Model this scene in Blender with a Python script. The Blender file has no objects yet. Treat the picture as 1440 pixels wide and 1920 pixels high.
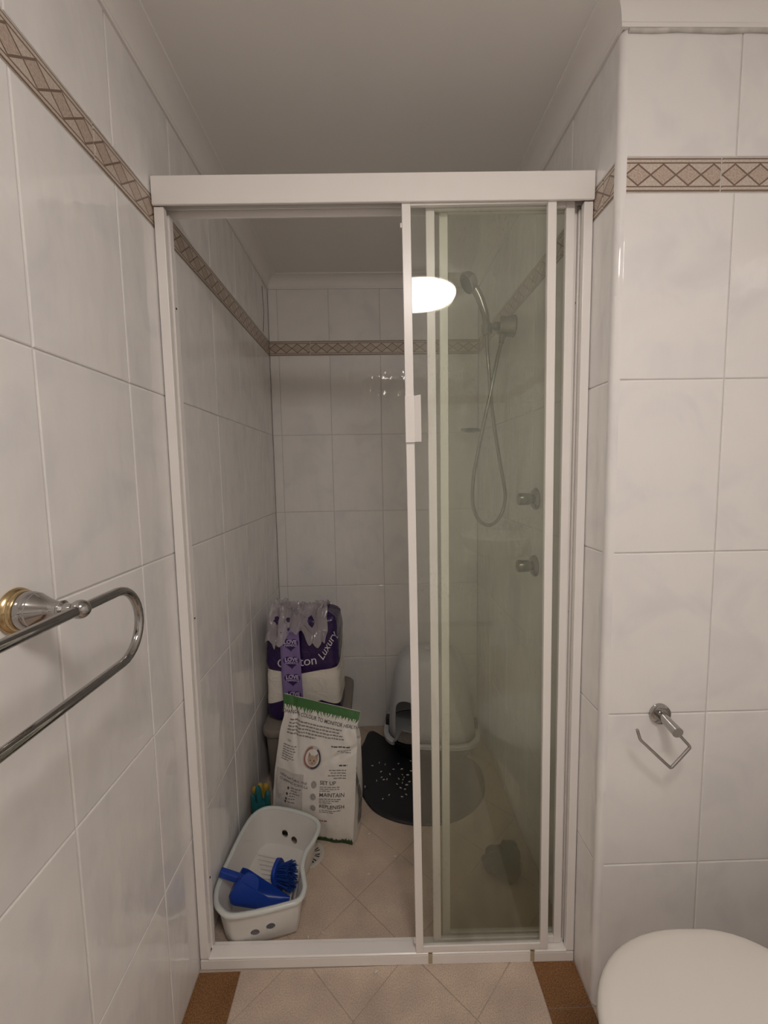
import bpy, bmesh, math, random
from mathutils import Vector, Matrix, noise
random.seed(7)
S = bpy.context.scene
COL = S.collection

# ---------------------------------------------------------------- camera
F_PX, PITCH, YAW, ROLL, CAM_H = 797.861524, -0.091904, 0.019959, -0.01687, 1.351158
XL, XR, YB, YF = -0.505564, 0.524601, 2.16497, 0.945529
TH, TW = 0.386354, 0.25                      # wall tile height / width
BAND0 = 5 * TH; BAND1 = BAND0 + 0.0703
ZC, ZT = 2.2477, 2.2988                      # cornice foot, ceiling
XSIDE, YREAR = 1.06, -1.62                   # the rest of the bathroom, behind the camera
cy_, sy_ = math.cos(YAW), math.sin(YAW); cp_, sp_ = math.cos(PITCH), math.sin(PITCH); cr_, sr_ = math.cos(ROLL), math.sin(ROLL)
_r = Vector((cy_, -sy_, 0)); _f0 = Vector((sy_, cy_, 0)); _z = Vector((0, 0, 1))
_fw = _f0 * cp_ + _z * sp_; _up = _f0 * -sp_ + _z * cp_
_r2 = _r * cr_ + _up * sr_; _up2 = _r * -sr_ + _up * cr_
cam_d = bpy.data.cameras.new('camera'); cam = bpy.data.objects.new('camera', cam_d); COL.objects.link(cam)
cam_d.sensor_fit = 'HORIZONTAL'; cam_d.sensor_width = 36.0; cam_d.lens = 36.0 * F_PX / 1440.0
cam_d.clip_start = 0.02
cam.matrix_world = Matrix(((_r2.x, _up2.x, -_fw.x, 0), (_r2.y, _up2.y, -_fw.y, 0), (_r2.z, _up2.z, -_fw.z, CAM_H), (0, 0, 0, 1)))
S.camera = cam

def px(x, y, ax, val):
    """photo pixel -> the point where its ray meets the plane (axis ax) = val"""
    d = _r2 * ((x - 720) / F_PX) + _up2 * (-(y - 960) / F_PX) + _fw
    t = (val - (0, 0, CAM_H)[ax]) / d[ax]
    return Vector((0, 0, CAM_H)) + d * t

# ---------------------------------------------------------------- world, exposure
w = bpy.data.worlds.new('world'); S.world = w; w.use_nodes = True
w.node_tree.nodes['Background'].inputs[0].default_value = (0.05, 0.048, 0.045, 1)
w.node_tree.nodes['Background'].inputs[1].default_value = 0.2
S.view_settings.view_transform = 'Standard'; S.view_settings.look = 'None'
S.view_settings.exposure = 0.0; S.view_settings.gamma = 1.0; S.view_settings.use_curve_mapping = False
LAMP_STRENGTH = 31.0
LAMP_COLOR = (1.0, 0.905, 0.85)
S.cycles.diffuse_bounces = 6; S.cycles.max_bounces = 12; S.cycles.adaptive_threshold = 0.05; S.cycles.transparent_max_bounces = 24

# ---------------------------------------------------------------- materials
def nodes_of(name):
    m = bpy.data.materials.new(name); m.use_nodes = True
    nt = m.node_tree; return m, nt, nt.nodes, nt.links, nt.nodes['Principled BSDF']

def mat(name, col, rough=0.5, metal=0.0, noise_amt=0.0, noise_scale=20.0, bump=0.0, bump_scale=60.0, trans=0.0, coat=0.0, sss=0.0):
    m, nt, N, L, P = nodes_of(name)
    P.inputs['Base Color'].default_value = (*col, 1); P.inputs['Roughness'].default_value = rough
    P.inputs['Metallic'].default_value = metal
    if trans: P.inputs['Transmission Weight'].default_value = trans
    if coat: P.inputs['Coat Weight'].default_value = coat; P.inputs['Coat Roughness'].default_value = 0.08
    tc = N.new('ShaderNodeTexCoord')
    nz = N.new('ShaderNodeTexNoise'); nz.inputs['Scale'].default_value = noise_scale; nz.inputs['Detail'].default_value = 4
    L.new(tc.outputs['Object'], nz.inputs['Vector'])
    mx = N.new('ShaderNodeMix'); mx.data_type = 'RGBA'
    k = 1 - noise_amt
    mx.inputs[6].default_value = (col[0] * k, col[1] * k, col[2] * k, 1)
    mx.inputs[7].default_value = (min(1, col[0] * (1 + noise_amt)), min(1, col[1] * (1 + noise_amt)), min(1, col[2] * (1 + noise_amt)), 1)
    L.new(nz.outputs['Fac'], mx.inputs[0]); L.new(mx.outputs[2], P.inputs['Base Color'])
    if bump:
        n2 = N.new('ShaderNodeTexNoise'); n2.inputs['Scale'].default_value = bump_scale; n2.inputs['Detail'].default_value = 3
        L.new(tc.outputs['Object'], n2.inputs['Vector'])
        b = N.new('ShaderNodeBump'); b.inputs['Strength'].default_value = bump; b.inputs['Distance'].default_value = 0.004
        L.new(n2.outputs['Fac'], b.inputs['Height']); L.new(b.outputs['Normal'], P.inputs['Normal'])
    return m

def ramp(N, stops):
    r = N.new('ShaderNodeValToRGB')
    while len(r.color_ramp.elements) < len(stops): r.color_ramp.elements.new(0.5)
    for e, (p, c) in zip(r.color_ramp.elements, stops):
        e.position = p; e.color = (*c, 1) if len(c) == 3 else c
    return r

def math_node(N, L, op, a, b=None, c=None):
    n = N.new('ShaderNodeMath'); n.operation = op
    for i, v in enumerate((a, b, c)):
        if v is None: continue
        if isinstance(v, (int, float)): n.inputs[i].default_value = v
        else: L.new(v, n.inputs[i])
    return n.outputs[0]

def wall_tile_mat():
    m, nt, N, L, P = nodes_of('glazed_wall_tile')
    tc = N.new('ShaderNodeTexCoord'); oi = N.new('ShaderNodeObjectInfo')
    off = N.new('ShaderNodeVectorMath'); off.operation = 'ADD'
    sc = N.new('ShaderNodeVectorMath'); sc.operation = 'SCALE'; sc.inputs['Scale'].default_value = 37.0
    cmb = N.new('ShaderNodeCombineXYZ')
    L.new(oi.outputs['Random'], cmb.inputs[0]); L.new(oi.outputs['Random'], cmb.inputs[1]); L.new(oi.outputs['Random'], cmb.inputs[2])
    L.new(cmb.outputs[0], sc.inputs[0]); L.new(tc.outputs['Object'], off.inputs[0]); L.new(sc.outputs[0], off.inputs[1])
    n1 = N.new('ShaderNodeTexNoise'); n1.inputs['Scale'].default_value = 7; n1.inputs['Detail'].default_value = 3; n1.inputs['Distortion'].default_value = 0.6
    L.new(off.outputs[0], n1.inputs['Vector'])
    r = ramp(N, [(0.3, (0.80, 0.795, 0.80)), (0.5, (0.865, 0.855, 0.84)), (0.72, (0.885, 0.87, 0.85))])
    L.new(n1.outputs['Fac'], r.inputs[0]); L.new(r.outputs[0], P.inputs['Base Color'])
    P.inputs['Roughness'].default_value = 0.035
    P.inputs['Specular IOR Level'].default_value = 0.5
    n2 = N.new('ShaderNodeTexNoise'); n2.inputs['Scale'].default_value = 1.0; n2.inputs['Detail'].default_value = 3; n2.inputs['Roughness'].default_value = 0.4
    rp = N.new('ShaderNodeMapping'); rp.inputs['Scale'].default_value = (20, 8, 8)      # the glaze ripples run down the tile
    L.new(off.outputs[0], rp.inputs['Vector']); L.new(rp.outputs[0], n2.inputs['Vector'])
    b = N.new('ShaderNodeBump'); b.inputs['Strength'].default_value = 0.34; b.inputs['Distance'].default_value = 0.008
    L.new(n2.outputs['Fac'], b.inputs['Height']); L.new(b.outputs['Normal'], P.inputs['Normal'])
    return m

def band_mat():
    m, nt, N, L, P = nodes_of('border_tile_print')
    uv = N.new('ShaderNodeUVMap'); sp = N.new('ShaderNodeSeparateXYZ'); L.new(uv.outputs[0], sp.inputs[0])
    u, v = sp.outputs[0], sp.outputs[1]
    fu = math_node(N, L, 'FRACT', u)
    du = math_node(N, L, 'ABSOLUTE', math_node(N, L, 'SUBTRACT', fu, 0.5))
    vv = math_node(N, L, 'ABSOLUTE', math_node(N, L, 'SUBTRACT', v, 0.5))
    # diamonds: |u-.5| + |v-.5|*k = .5
    s = math_node(N, L, 'ADD', du, math_node(N, L, 'MULTIPLY', vv, 0.5 / 0.31))
    line = math_node(N, L, 'LESS_THAN', math_node(N, L, 'ABSOLUTE', math_node(N, L, 'SUBTRACT', s, 0.5)), 0.05)
    inside = math_node(N, L, 'LESS_THAN', vv, 0.325)
    line = math_node(N, L, 'MULTIPLY', line, inside)
    rule1 = math_node(N, L, 'LESS_THAN', math_node(N, L, 'ABSOLUTE', math_node(N, L, 'SUBTRACT', vv, 0.345)), 0.02)
    rule2 = math_node(N, L, 'LESS_THAN', math_node(N, L, 'ABSOLUTE', math_node(N, L, 'SUBTRACT', vv, 0.465)), 0.024)
    dark = math_node(N, L, 'MAXIMUM', line, math_node(N, L, 'MAXIMUM', rule1, rule2))
    isdia = math_node(N, L, 'MULTIPLY', math_node(N, L, 'LESS_THAN', s, 0.5), inside)
    tc = N.new('ShaderNodeTexCoord')
    nz = N.new('ShaderNodeTexNoise'); nz.inputs['Scale'].default_value = 260; nz.inputs['Detail'].default_value = 3
    L.new(tc.outputs['Object'], nz.inputs['Vector'])
    r1 = ramp(N, [(0.35, (0.43, 0.335, 0.27)), (0.65, (0.58, 0.48, 0.405))]); L.new(nz.outputs['Fac'], r1.inputs[0])
    r2 = ramp(N, [(0.35, (0.53, 0.45, 0.38)), (0.65, (0.65, 0.57, 0.495))]); L.new(nz.outputs['Fac'], r2.inputs[0])
    m1 = N.new('ShaderNodeMix'); m1.data_type = 'RGBA'; L.new(isdia, m1.inputs[0]); L.new(r2.outputs[0], m1.inputs[6]); L.new(r1.outputs[0], m1.inputs[7])
    m2 = N.new('ShaderNodeMix'); m2.data_type = 'RGBA'; L.new(dark, m2.inputs[0]); L.new(m1.outputs[2], m2.inputs[6]); m2.inputs[7].default_value = (0.20, 0.142, 0.105, 1)
    L.new(m2.outputs[2], P.inputs['Base Color']); P.inputs['Roughness'].default_value = 0.32
    bp = N.new('ShaderNodeBump'); bp.inputs['Strength'].default_value = 0.5; bp.inputs['Distance'].default_value = 0.001; bp.invert = True
    L.new(dark, bp.inputs['Height']); L.new(bp.outputs['Normal'], P.inputs['Normal'])
    return m

def speckle_mat(name, c1, c2, c3, rough=0.42):
    m, nt, N, L, P = nodes_of(name)
    tc = N.new('ShaderNodeTexCoord')
    n1 = N.new('ShaderNodeTexNoise'); n1.inputs['Scale'].default_value = 330; n1.inputs['Detail'].default_value = 2
    n2 = N.new('ShaderNodeTexNoise'); n2.inputs['Scale'].default_value = 9; n2.inputs['Detail'].default_value = 3
    L.new(tc.outputs['Object'], n1.inputs['Vector']); L.new(tc.outputs['Object'], n2.inputs['Vector'])
    r = ramp(N, [(0.30, c1), (0.5, c2), (0.70, c3)]); L.new(n1.outputs['Fac'], r.inputs[0])
    r2 = ramp(N, [(0.3, (0.82, 0.80, 0.79)), (0.7, (1.06, 1.04, 1.0))]); L.new(n2.outputs['Fac'], r2.inputs[0])
    mx = N.new('ShaderNodeMix'); mx.data_type = 'RGBA'; mx.blend_type = 'MULTIPLY'; mx.inputs[0].default_value = 1
    L.new(r.outputs[0], mx.inputs[6]); L.new(r2.outputs[0], mx.inputs[7]); L.new(mx.outputs[2], P.inputs['Base Color'])
    P.inputs['Roughness'].default_value = rough
    return m

def glass_mat(name, haze_lo, haze_hi, tint, seed, rough, n_=1.35):
    """clear tinted pane with lime-scale and soap scum on it (thin sheet, both faces)"""
    m, nt, N, L, P = nodes_of(name); N.remove(P)
    out = [n for n in N if n.type == 'OUTPUT_MATERIAL'][0]
    geo = N.new('ShaderNodeNewGeometry')
    ior = math_node(N, L, 'ADD', n_, math_node(N, L, 'MULTIPLY', geo.outputs['Backfacing'], 1 / n_ - n_))
    fr = N.new('ShaderNodeFresnel'); L.new(ior, fr.inputs['IOR'])
    tr = N.new('ShaderNodeBsdfTransparent'); tr.inputs[0].default_value = (*tint, 1)
    gl = N.new('ShaderNodeBsdfGlossy'); gl.inputs['Roughness'].default_value = rough
    clean = N.new('ShaderNodeMixShader'); L.new(fr.outputs[0], clean.inputs[0]); L.new(tr.outputs[0], clean.inputs[1]); L.new(gl.outputs[0], clean.inputs[2])
    di = N.new('ShaderNodeBsdfDiffuse'); tl = N.new('ShaderNodeBsdfTranslucent')
    tc = N.new('ShaderNodeTexCoord')
    mp = N.new('ShaderNodeMapping'); mp.inputs['Location'].default_value = (seed * 3.1, seed, seed * 1.7); mp.inputs['Scale'].default_value = (9, 9, 2.2)
    L.new(tc.outputs['Object'], mp.inputs['Vector'])
    n1 = N.new('ShaderNodeTexNoise'); n1.inputs['Scale'].default_value = 1.6; n1.inputs['Detail'].default_value = 5; n1.inputs['Distortion'].default_value = 0.4
    L.new(mp.outputs[0], n1.inputs['Vector'])
    mp2 = N.new('ShaderNodeMapping'); mp2.inputs['Location'].default_value = (seed, 0, seed * 2); mp2.inputs['Scale'].default_value = (120, 120, 60)
    L.new(tc.outputs['Object'], mp2.inputs['Vector'])
    vo = N.new('ShaderNodeTexVoronoi'); vo.inputs['Scale'].default_value = 1.0; L.new(mp2.outputs[0], vo.inputs['Vector'])
    spots = ramp(N, [(0.0, (1, 1, 1)), (0.22, (0.55, 0.55, 0.55)), (0.3, (0, 0, 0))]); L.new(vo.outputs['Distance'], spots.inputs[0])
    n3 = N.new('ShaderNodeTexNoise'); n3.inputs['Scale'].default_value = 7; n3.inputs['Detail'].default_value = 2; L.new(tc.outputs['Object'], n3.inputs['Vector'])
    spm = ramp(N, [(0.5, (0, 0, 0)), (0.62, (1, 1, 1))]); L.new(n3.outputs['Fac'], spm.inputs[0])
    spot = math_node(N, L, 'MULTIPLY', math_node(N, L, 'MULTIPLY', spots.outputs[0], spm.outputs[0]), 0.10)
    # water lies longest at the bottom of a shower door: scum thickens there
    sp = N.new('ShaderNodeSeparateXYZ'); L.new(tc.outputs['Object'], sp.inputs[0])
    low = N.new('ShaderNodeMapRange'); low.inputs['From Min'].default_value = 1.0; low.inputs['From Max'].default_value = 0.0
    low.inputs['To Min'].default_value = 0.0; low.inputs['To Max'].default_value = 1.0; L.new(sp.outputs[2], low.inputs['Value'])
    hr = ramp(N, [(0.28, (0, 0, 0)), (0.48, (0.35, 0.35, 0.35)), (0.7, (1, 1, 1))]); L.new(n1.outputs['Fac'], hr.inputs[0])
    base = math_node(N, L, 'ADD', haze_lo, math_node(N, L, 'MULTIPLY', hr.outputs[0], haze_hi - haze_lo))
    base = math_node(N, L, 'ADD', base, math_node(N, L, 'MULTIPLY', low.outputs[0], haze_hi * 0.95))
    hz = math_node(N, L, 'MINIMUM', math_node(N, L, 'ADD', base, spot), 0.8)
    colr = ramp(N, [(0.0, (0.76, 0.78, 0.71)), (0.5, (0.50, 0.51, 0.43)), (0.85, (0.33, 0.32, 0.24)), (1.0, (0.20, 0.155, 0.09))]); L.new(low.outputs[0], colr.inputs[0])
    L.new(colr.outputs[0], di.inputs[0]); L.new(colr.outputs[0], tl.inputs[0])
    dm = N.new('ShaderNodeMixShader'); dm.inputs[0].default_value = 0.5; L.new(di.outputs[0], dm.inputs[1]); L.new(tl.outputs[0], dm.inputs[2])
    fin = N.new('ShaderNodeMixShader'); L.new(hz, fin.inputs[0]); L.new(clean.outputs[0], fin.inputs[1]); L.new(dm.outputs[0], fin.inputs[2])
    L.new(fin.outputs[0], out.inputs[0])
    return m

def emit_mat(name, col, strength):
    m, nt, N, L, P = nodes_of(name)
    P.inputs['Base Color'].default_value = (0.8, 0.8, 0.8, 1); P.inputs['Emission Color'].default_value = (*col, 1); P.inputs['Emission Strength'].default_value = strength
    return m

def film_mat():
    m, nt, N, L, P = nodes_of('crumpled_clear_film')
    P.inputs['Base Color'].default_value = (0.62, 0.58, 0.60, 1); P.inputs['Roughness'].default_value = 0.16
    out = [n for n in N if n.type == 'OUTPUT_MATERIAL'][0]
    tr = N.new('ShaderNodeBsdfTransparent'); tr.inputs[0].default_value = (0.92, 0.9, 0.93, 1)
    mx = N.new('ShaderNodeMixShader'); mx.inputs[0].default_value = 0.5
    L.new(tr.outputs[0], mx.inputs[1]); L.new(P.outputs[0], mx.inputs[2]); L.new(mx.outputs[0], out.inputs[0])
    return m

def pack_mat():
    """printed wrapper: purple above and below a wavy clear window that shows the white rolls"""
    m, nt, N, L, P = nodes_of('purple_printed_wrapper')
    tc = N.new('ShaderNodeTexCoord'); sp = N.new('ShaderNodeSeparateXYZ'); L.new(tc.outputs['Object'], sp.inputs[0])
    x, y, z = sp.outputs[0], sp.outputs[1], sp.outputs[2]
    hx = math_node(N, L, 'ADD', x, y)
    up = math_node(N, L, 'ADD', 0.213, math_node(N, L, 'ADD', math_node(N, L, 'MULTIPLY', math_node(N, L, 'ABSOLUTE', math_node(N, L, 'SUBTRACT', x, -0.02)), 0.16), math_node(N, L, 'MULTIPLY', math_node(N, L, 'MAXIMUM', math_node(N, L, 'ADD', y, 0.09), 0.0), 0.55)))
    lo = math_node(N, L, 'ADD', 0.098, math_node(N, L, 'MULTIPLY', math_node(N, L, 'ABSOLUTE', math_node(N, L, 'SUBTRACT', math_node(N, L, 'ABSOLUTE', x), 0.08)), -0.28))
    win = math_node(N, L, 'MULTIPLY', math_node(N, L, 'LESS_THAN', z, up), math_node(N, L, 'GREATER_THAN', z, lo))
    mx = N.new('ShaderNodeMix'); mx.data_type = 'RGBA'; L.new(win, mx.inputs[0])
    mx.inputs[6].default_value = (0.026, 0.010, 0.075, 1); mx.inputs[7].default_value = (0.78, 0.74, 0.66, 1)
    L.new(mx.outputs[2], P.inputs['Base Color']); P.inputs['Roughness'].default_value = 0.22
    n2 = N.new('ShaderNodeTexNoise'); n2.inputs['Scale'].default_value = 26; n2.inputs['Detail'].default_value = 3; n2.inputs['Distortion'].default_value = 1.2
    L.new(tc.outputs['Object'], n2.inputs['Vector'])
    b = N.new('ShaderNodeBump'); b.inputs['Strength'].default_value = 0.5; b.inputs['Distance'].default_value = 0.008
    L.new(n2.outputs['Fac'], b.inputs['Height']); L.new(b.outputs['Normal'], P.inputs['Normal'])
    return m

M = {}
M['tile'] = wall_tile_mat(); M['band'] = band_mat()
M['grout'] = mat('pale_grout', (0.66, 0.64, 0.61), 0.8, noise_amt=0.12, noise_scale=60)
M['floor_grout'] = mat('floor_grout', (0.52, 0.445, 0.375), 0.85, noise_amt=0.15, noise_scale=60)
M['floor_tile'] = speckle_mat('beige_stone_floor_tile', (0.50, 0.385, 0.305), (0.63, 0.52, 0.43), (0.71, 0.61, 0.52))
M['border_tile'] = speckle_mat('brown_border_floor_tile', (0.13, 0.055, 0.018), (0.24, 0.115, 0.04), (0.37, 0.20, 0.085))
M['paint'] = mat('ceiling_paint', (0.86, 0.85, 0.825), 0.7, noise_amt=0.03, noise_scale=3)
M['cornice'] = mat('cornice_plaster', (0.86, 0.845, 0.82), 0.55, noise_amt=0.03, noise_scale=5)
M['frame'] = mat('white_powder_coat', (0.90, 0.875, 0.845), 0.28, noise_amt=0.03, noise_scale=12)
M['glass1'] = glass_mat('scummy_glass_front', 0.022, 0.10, (0.98, 0.988, 0.968), 2.0, 0.006, 1.5)
M['glass2'] = glass_mat('scummy_glass_middle', 0.02, 0.085, (0.972, 0.982, 0.957), 5.0, 0.02)
M['glass3'] = glass_mat('scummy_glass_rear', 0.02, 0.085, (0.972, 0.982, 0.957), 9.0, 0.02)
M['chrome'] = mat('chrome', (0.43, 0.42, 0.41), 0.07, 1.0)
M['chrome_dull'] = mat('scaled_chrome', (0.27, 0.265, 0.25), 0.2, 1.0, noise_amt=0.1)
M['brass'] = mat('worn_brass', (0.56, 0.43, 0.24), 0.22, 1.0, noise_amt=0.2, noise_scale=80)
M['porcelain'] = mat('white_porcelain', (0.78, 0.75, 0.70), 0.09, noise_amt=0.01)
M['seat_plastic'] = mat('white_seat_plastic', (0.76, 0.73, 0.68), 0.2, noise_amt=0.01)
M['tape'] = mat('yellowed_tape', (0.50, 0.42, 0.27), 0.4, noise_amt=0.2, noise_scale=60)
M['sealant'] = mat('grubby_sealant', (0.60, 0.58, 0.54), 0.6, noise_amt=0.3, noise_scale=40)
M['bag_white'] = mat('white_woven_bag', (0.72, 0.69, 0.64), 0.38, noise_amt=0.02, bump=0.35, bump_scale=34)
M['green'] = mat('grass_green_print', (0.045, 0.15, 0.035), 0.4, noise_amt=0.2, noise_scale=30)
M['green_dark'] = mat('dark_green_print', (0.02, 0.06, 0.012), 0.4, noise_amt=0.1)
M['ink'] = mat('dark_print_ink', (0.06, 0.055, 0.055), 0.5)
M['ink_soft'] = mat('grey_print_ink', (0.22, 0.205, 0.20), 0.5)
M['ink_red'] = mat('maroon_print_ink', (0.22, 0.06, 0.07), 0.5)
M['print_panel'] = mat('pale_grey_print', (0.52, 0.49, 0.46), 0.4)
M['cat_fur'] = mat('cat_fur_print', (0.50, 0.37, 0.28), 0.5, noise_amt=0.3, noise_scale=120)
M['cat_ear'] = mat('cat_ear_print', (0.36, 0.24, 0.18), 0.5)
M['icon'] = mat('grey_icon_print', (0.38, 0.36, 0.34), 0.5)
M['ring_dark'] = mat('navy_ring_print', (0.05, 0.055, 0.075), 0.45)
M['ring_red'] = mat('dusty_red_ring_print', (0.34, 0.15, 0.13), 0.45)
M['pack'] = pack_mat(); M['film'] = film_mat()
M['strap'] = mat('lilac_strap', (0.23, 0.165, 0.38), 0.3, bump=0.15, bump_scale=30)
M['heart'] = mat('deep_purple_print', (0.035, 0.012, 0.11), 0.35)
M['lilac_text'] = mat('pale_lilac_print', (0.62, 0.55, 0.74), 0.4)
M['white_text'] = mat('white_print', (0.68, 0.64, 0.70), 0.4)
M['gold_print'] = mat('dark_gold_print', (0.10, 0.075, 0.05), 0.4)
M['tub'] = mat('grey_plastic_tub', (0.22, 0.19, 0.165), 0.4, noise_amt=0.05)
M['caddy'] = mat('white_plastic', (0.74, 0.72, 0.68), 0.3, noise_amt=0.02, noise_scale=8)
M['caddy_rim'] = mat('pale_mint_white_rim', (0.66, 0.70, 0.67), 0.25)
M['blue'] = mat('cobalt_blue_plastic', (0.012, 0.055, 0.36), 0.35, noise_amt=0.05)
M['blue_bristle'] = mat('blue_bristle', (0.015, 0.06, 0.30), 0.5)
M['teal'] = mat('teal_rubber', (0.012, 0.12, 0.13), 0.5)
M['yellow'] = mat('yellow_rubber', (0.42, 0.29, 0.05), 0.5)
M['mat'] = mat('dark_rubber_mat', (0.022, 0.023, 0.028), 0.5, noise_amt=0.1, bump=0.2, bump_scale=300)
M['hood'] = mat('pale_grey_hood', (0.62, 0.635, 0.66), 0.35, noise_amt=0.02)
M['tray'] = mat('black_tray', (0.02, 0.02, 0.022), 0.4)
M['litter'] = mat('litter_grit', (0.34, 0.30, 0.27), 0.9, noise_amt=0.5, noise_scale=160, bump=1.0, bump_scale=140)
M['pellet'] = mat('pale_pellet', (0.70, 0.68, 0.64), 0.7)
M['black_bag'] = mat('black_plastic_bag', (0.02, 0.024, 0.03), 0.35, bump=0.6, bump_scale=40)
M['drain'] = mat('drain_plastic', (0.62, 0.58, 0.52), 0.45)
M['dark'] = mat('dark_hollow', (0.03, 0.025, 0.022), 0.9)
M['vanity'] = mat('vanity_laminate', (0.66, 0.64, 0.60), 0.3)
M['lamp_rim'] = mat('lamp_rim', (0.45, 0.42, 0.38), 0.3, 1.0)
M['lamp'] = emit_mat('lamp_diffuser', LAMP_COLOR, LAMP_STRENGTH)

# ---------------------------------------------------------------- geometry helpers
def chain(o):
    m = Matrix.Identity(4)
    while o is not None:
        m = o.matrix_basis @ m; o = o.parent
    return m

class G:
    def __init__(s): s.v = []; s.f = []
    def add(s, vs, fs):
        b = len(s.v); s.v += [tuple(p) for p in vs]; s.f += [tuple(i + b for i in f) for f in fs]; return s
    def box(s, x0, x1, y0, y1, z0, z1):
        vs = [(x, y, z) for z in (z0, z1) for y in (y0, y1) for x in (x0, x1)]
        return s.add(vs, [(0, 2, 3, 1), (4, 5, 7, 6), (0, 1, 5, 4), (2, 6, 7, 3), (0, 4, 6, 2), (1, 3, 7, 5)])
    def loft(s, rings, cap0=True, cap1=True, closed=True):
        n = len(rings[0]); vs = [p for r in rings for p in r]; fs = []
        for i in range(len(rings) - 1):
            for j in range(n if closed else n - 1):
                k = (j + 1) % n
                fs.append((i * n + j, i * n + k, (i + 1) * n + k, (i + 1) * n + j))
        if cap0: fs.append(tuple(range(n - 1, -1, -1)))
        if cap1: fs.append(tuple((len(rings) - 1) * n + j for j in range(n)))
        return s.add(vs, fs)
    def tube(s, pts, rad, seg=12, caps=True):
        pts = [Vector(p) for p in pts]; rings = []; n0 = None
        for i, p in enumerate(pts):
            t = (pts[min(i + 1, len(pts) - 1)] - pts[max(i - 1, 0)]).normalized()
            if n0 is None:
                a = Vector((0, 0, 1)) if abs(t.z) < 0.9 else Vector((1, 0, 0)); n0 = (a - t * a.dot(t)).normalized()
            else: n0 = (n0 - t * n0.dot(t)).normalized()
            b = t.cross(n0); r = rad[i] if isinstance(rad, (list, tuple)) else rad
            rings.append([p + n0 * (r * math.cos(2 * math.pi * j / seg)) + b * (r * math.sin(2 * math.pi * j / seg)) for j in range(seg)])
        return s.loft(rings, caps, caps)
    def lathe(s, prof, origin, axis, seg=32):
        """prof: (distance along axis, radius)"""
        o = Vector(origin); a = Vector(axis).normalized(); t = Vector((0, 0, 1)) if abs(a.z) < 0.9 else Vector((1, 0, 0))
        u = (t - a * t.dot(a)).normalized(); v = a.cross(u)
        rings = [[o + a * d + u * (max(r, 1e-5) * math.cos(2 * math.pi * j / seg)) + v * (max(r, 1e-5) * math.sin(2 * math.pi * j / seg)) for j in range(seg)] for d, r in prof]
        return s.loft(rings)
    def grid(s, fn, nu, nv):
        vs = [fn(i / nu, j / nv) for j in range(nv + 1) for i in range(nu + 1)]
        fs = [(j * (nu + 1) + i, j * (nu + 1) + i + 1, (j + 1) * (nu + 1) + i + 1, (j + 1) * (nu + 1) + i) for j in range(nv) for i in range(nu)]
        return s.add(vs, fs)
    def build(s, name, m, parent=None, smooth=None, bevel=0.0, seg=2, local=False):
        me = bpy.data.meshes.new(name)
        vs = s.v
        if parent is not None and not local:
            inv = chain(parent).inverted(); vs = [tuple(inv @ Vector(p)) for p in vs]
        me.from_pydata(vs, [], s.f); me.update()
        bm = bmesh.new(); bm.from_mesh(me); bmesh.ops.recalc_face_normals(bm, faces=bm.faces[:]); bm.to_mesh(me); bm.free()
        if smooth:
            me.polygons.foreach_set('use_smooth', [True] * len(me.polygons)); me.set_sharp_from_angle(angle=math.radians(smooth))
        me.materials.append(M[m])
        o = bpy.data.objects.new(name, me); COL.objects.link(o)
        if parent is not None: o.parent = parent
        if bevel:
            b = o.modifiers.new('bevel', 'BEVEL'); b.width = bevel; b.segments = seg; b.limit_method = 'ANGLE'; b.angle_limit = math.radians(40)
        return o

def thing(name, label, cat, loc=(0, 0, 0), rot=(0, 0, 0), group=None):
    o = bpy.data.objects.new(name, None); COL.objects.link(o); o.location = loc; o.rotation_euler = rot
    o.empty_display_size = 0.05
    o['label'] = label; o['category'] = cat
    if group: o['group'] = group
    return o
def tag(o, label, cat, group=None):
    o['label'] = label; o['category'] = cat
    if group: o['group'] = group
    return o
def struct(o): o['kind'] = 'structure'; return o
def apply_mods(o):
    dg = bpy.context.evaluated_depsgraph_get(); dg.update()
    me = bpy.data.meshes.new_from_object(o.evaluated_get(dg)); o.modifiers.clear(); o.data = me
def cut(o, cutters):
    for c in cutters:
        b = o.modifiers.new('cut', 'BOOLEAN'); b.operation = 'DIFFERENCE'; b.object = c; b.solver = 'EXACT'
    apply_mods(o)
    for c in cutters: bpy.data.objects.remove(c)

def smooth_closed(pts, n):
    """Catmull-Rom through closed points, n samples evenly spaced by index"""
    P = [Vector(p) for p in pts]; k = len(P); out = []
    for i in range(n):
        t = i / n * k; a = int(t); f = t - a
        p0, p1, p2, p3 = P[(a - 1) % k], P[a % k], P[(a + 1) % k], P[(a + 2) % k]
        out.append(0.5 * ((2 * p1) + (p2 - p0) * f + (2 * p0 - 5 * p1 + 4 * p2 - p3) * f * f + (3 * p1 - p0 - 3 * p2 + p3) * f ** 3))
    return out
def smooth_open(pts, per):
    P = [Vector(p) for p in pts]; P = [P[0] * 2 - P[1]] + P + [P[-1] * 2 - P[-2]]; out = []
    for a in range(1, len(P) - 2):
        for s_ in range(per):
            f = s_ / per; p0, p1, p2, p3 = P[a - 1], P[a], P[a + 1], P[a + 2]
            out.append(0.5 * ((2 * p1) + (p2 - p0) * f + (2 * p0 - 5 * p1 + 4 * p2 - p3) * f * f + (3 * p1 - p0 - 3 * p2 + p3) * f ** 3))
    out.append(P[-2]); return out

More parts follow.
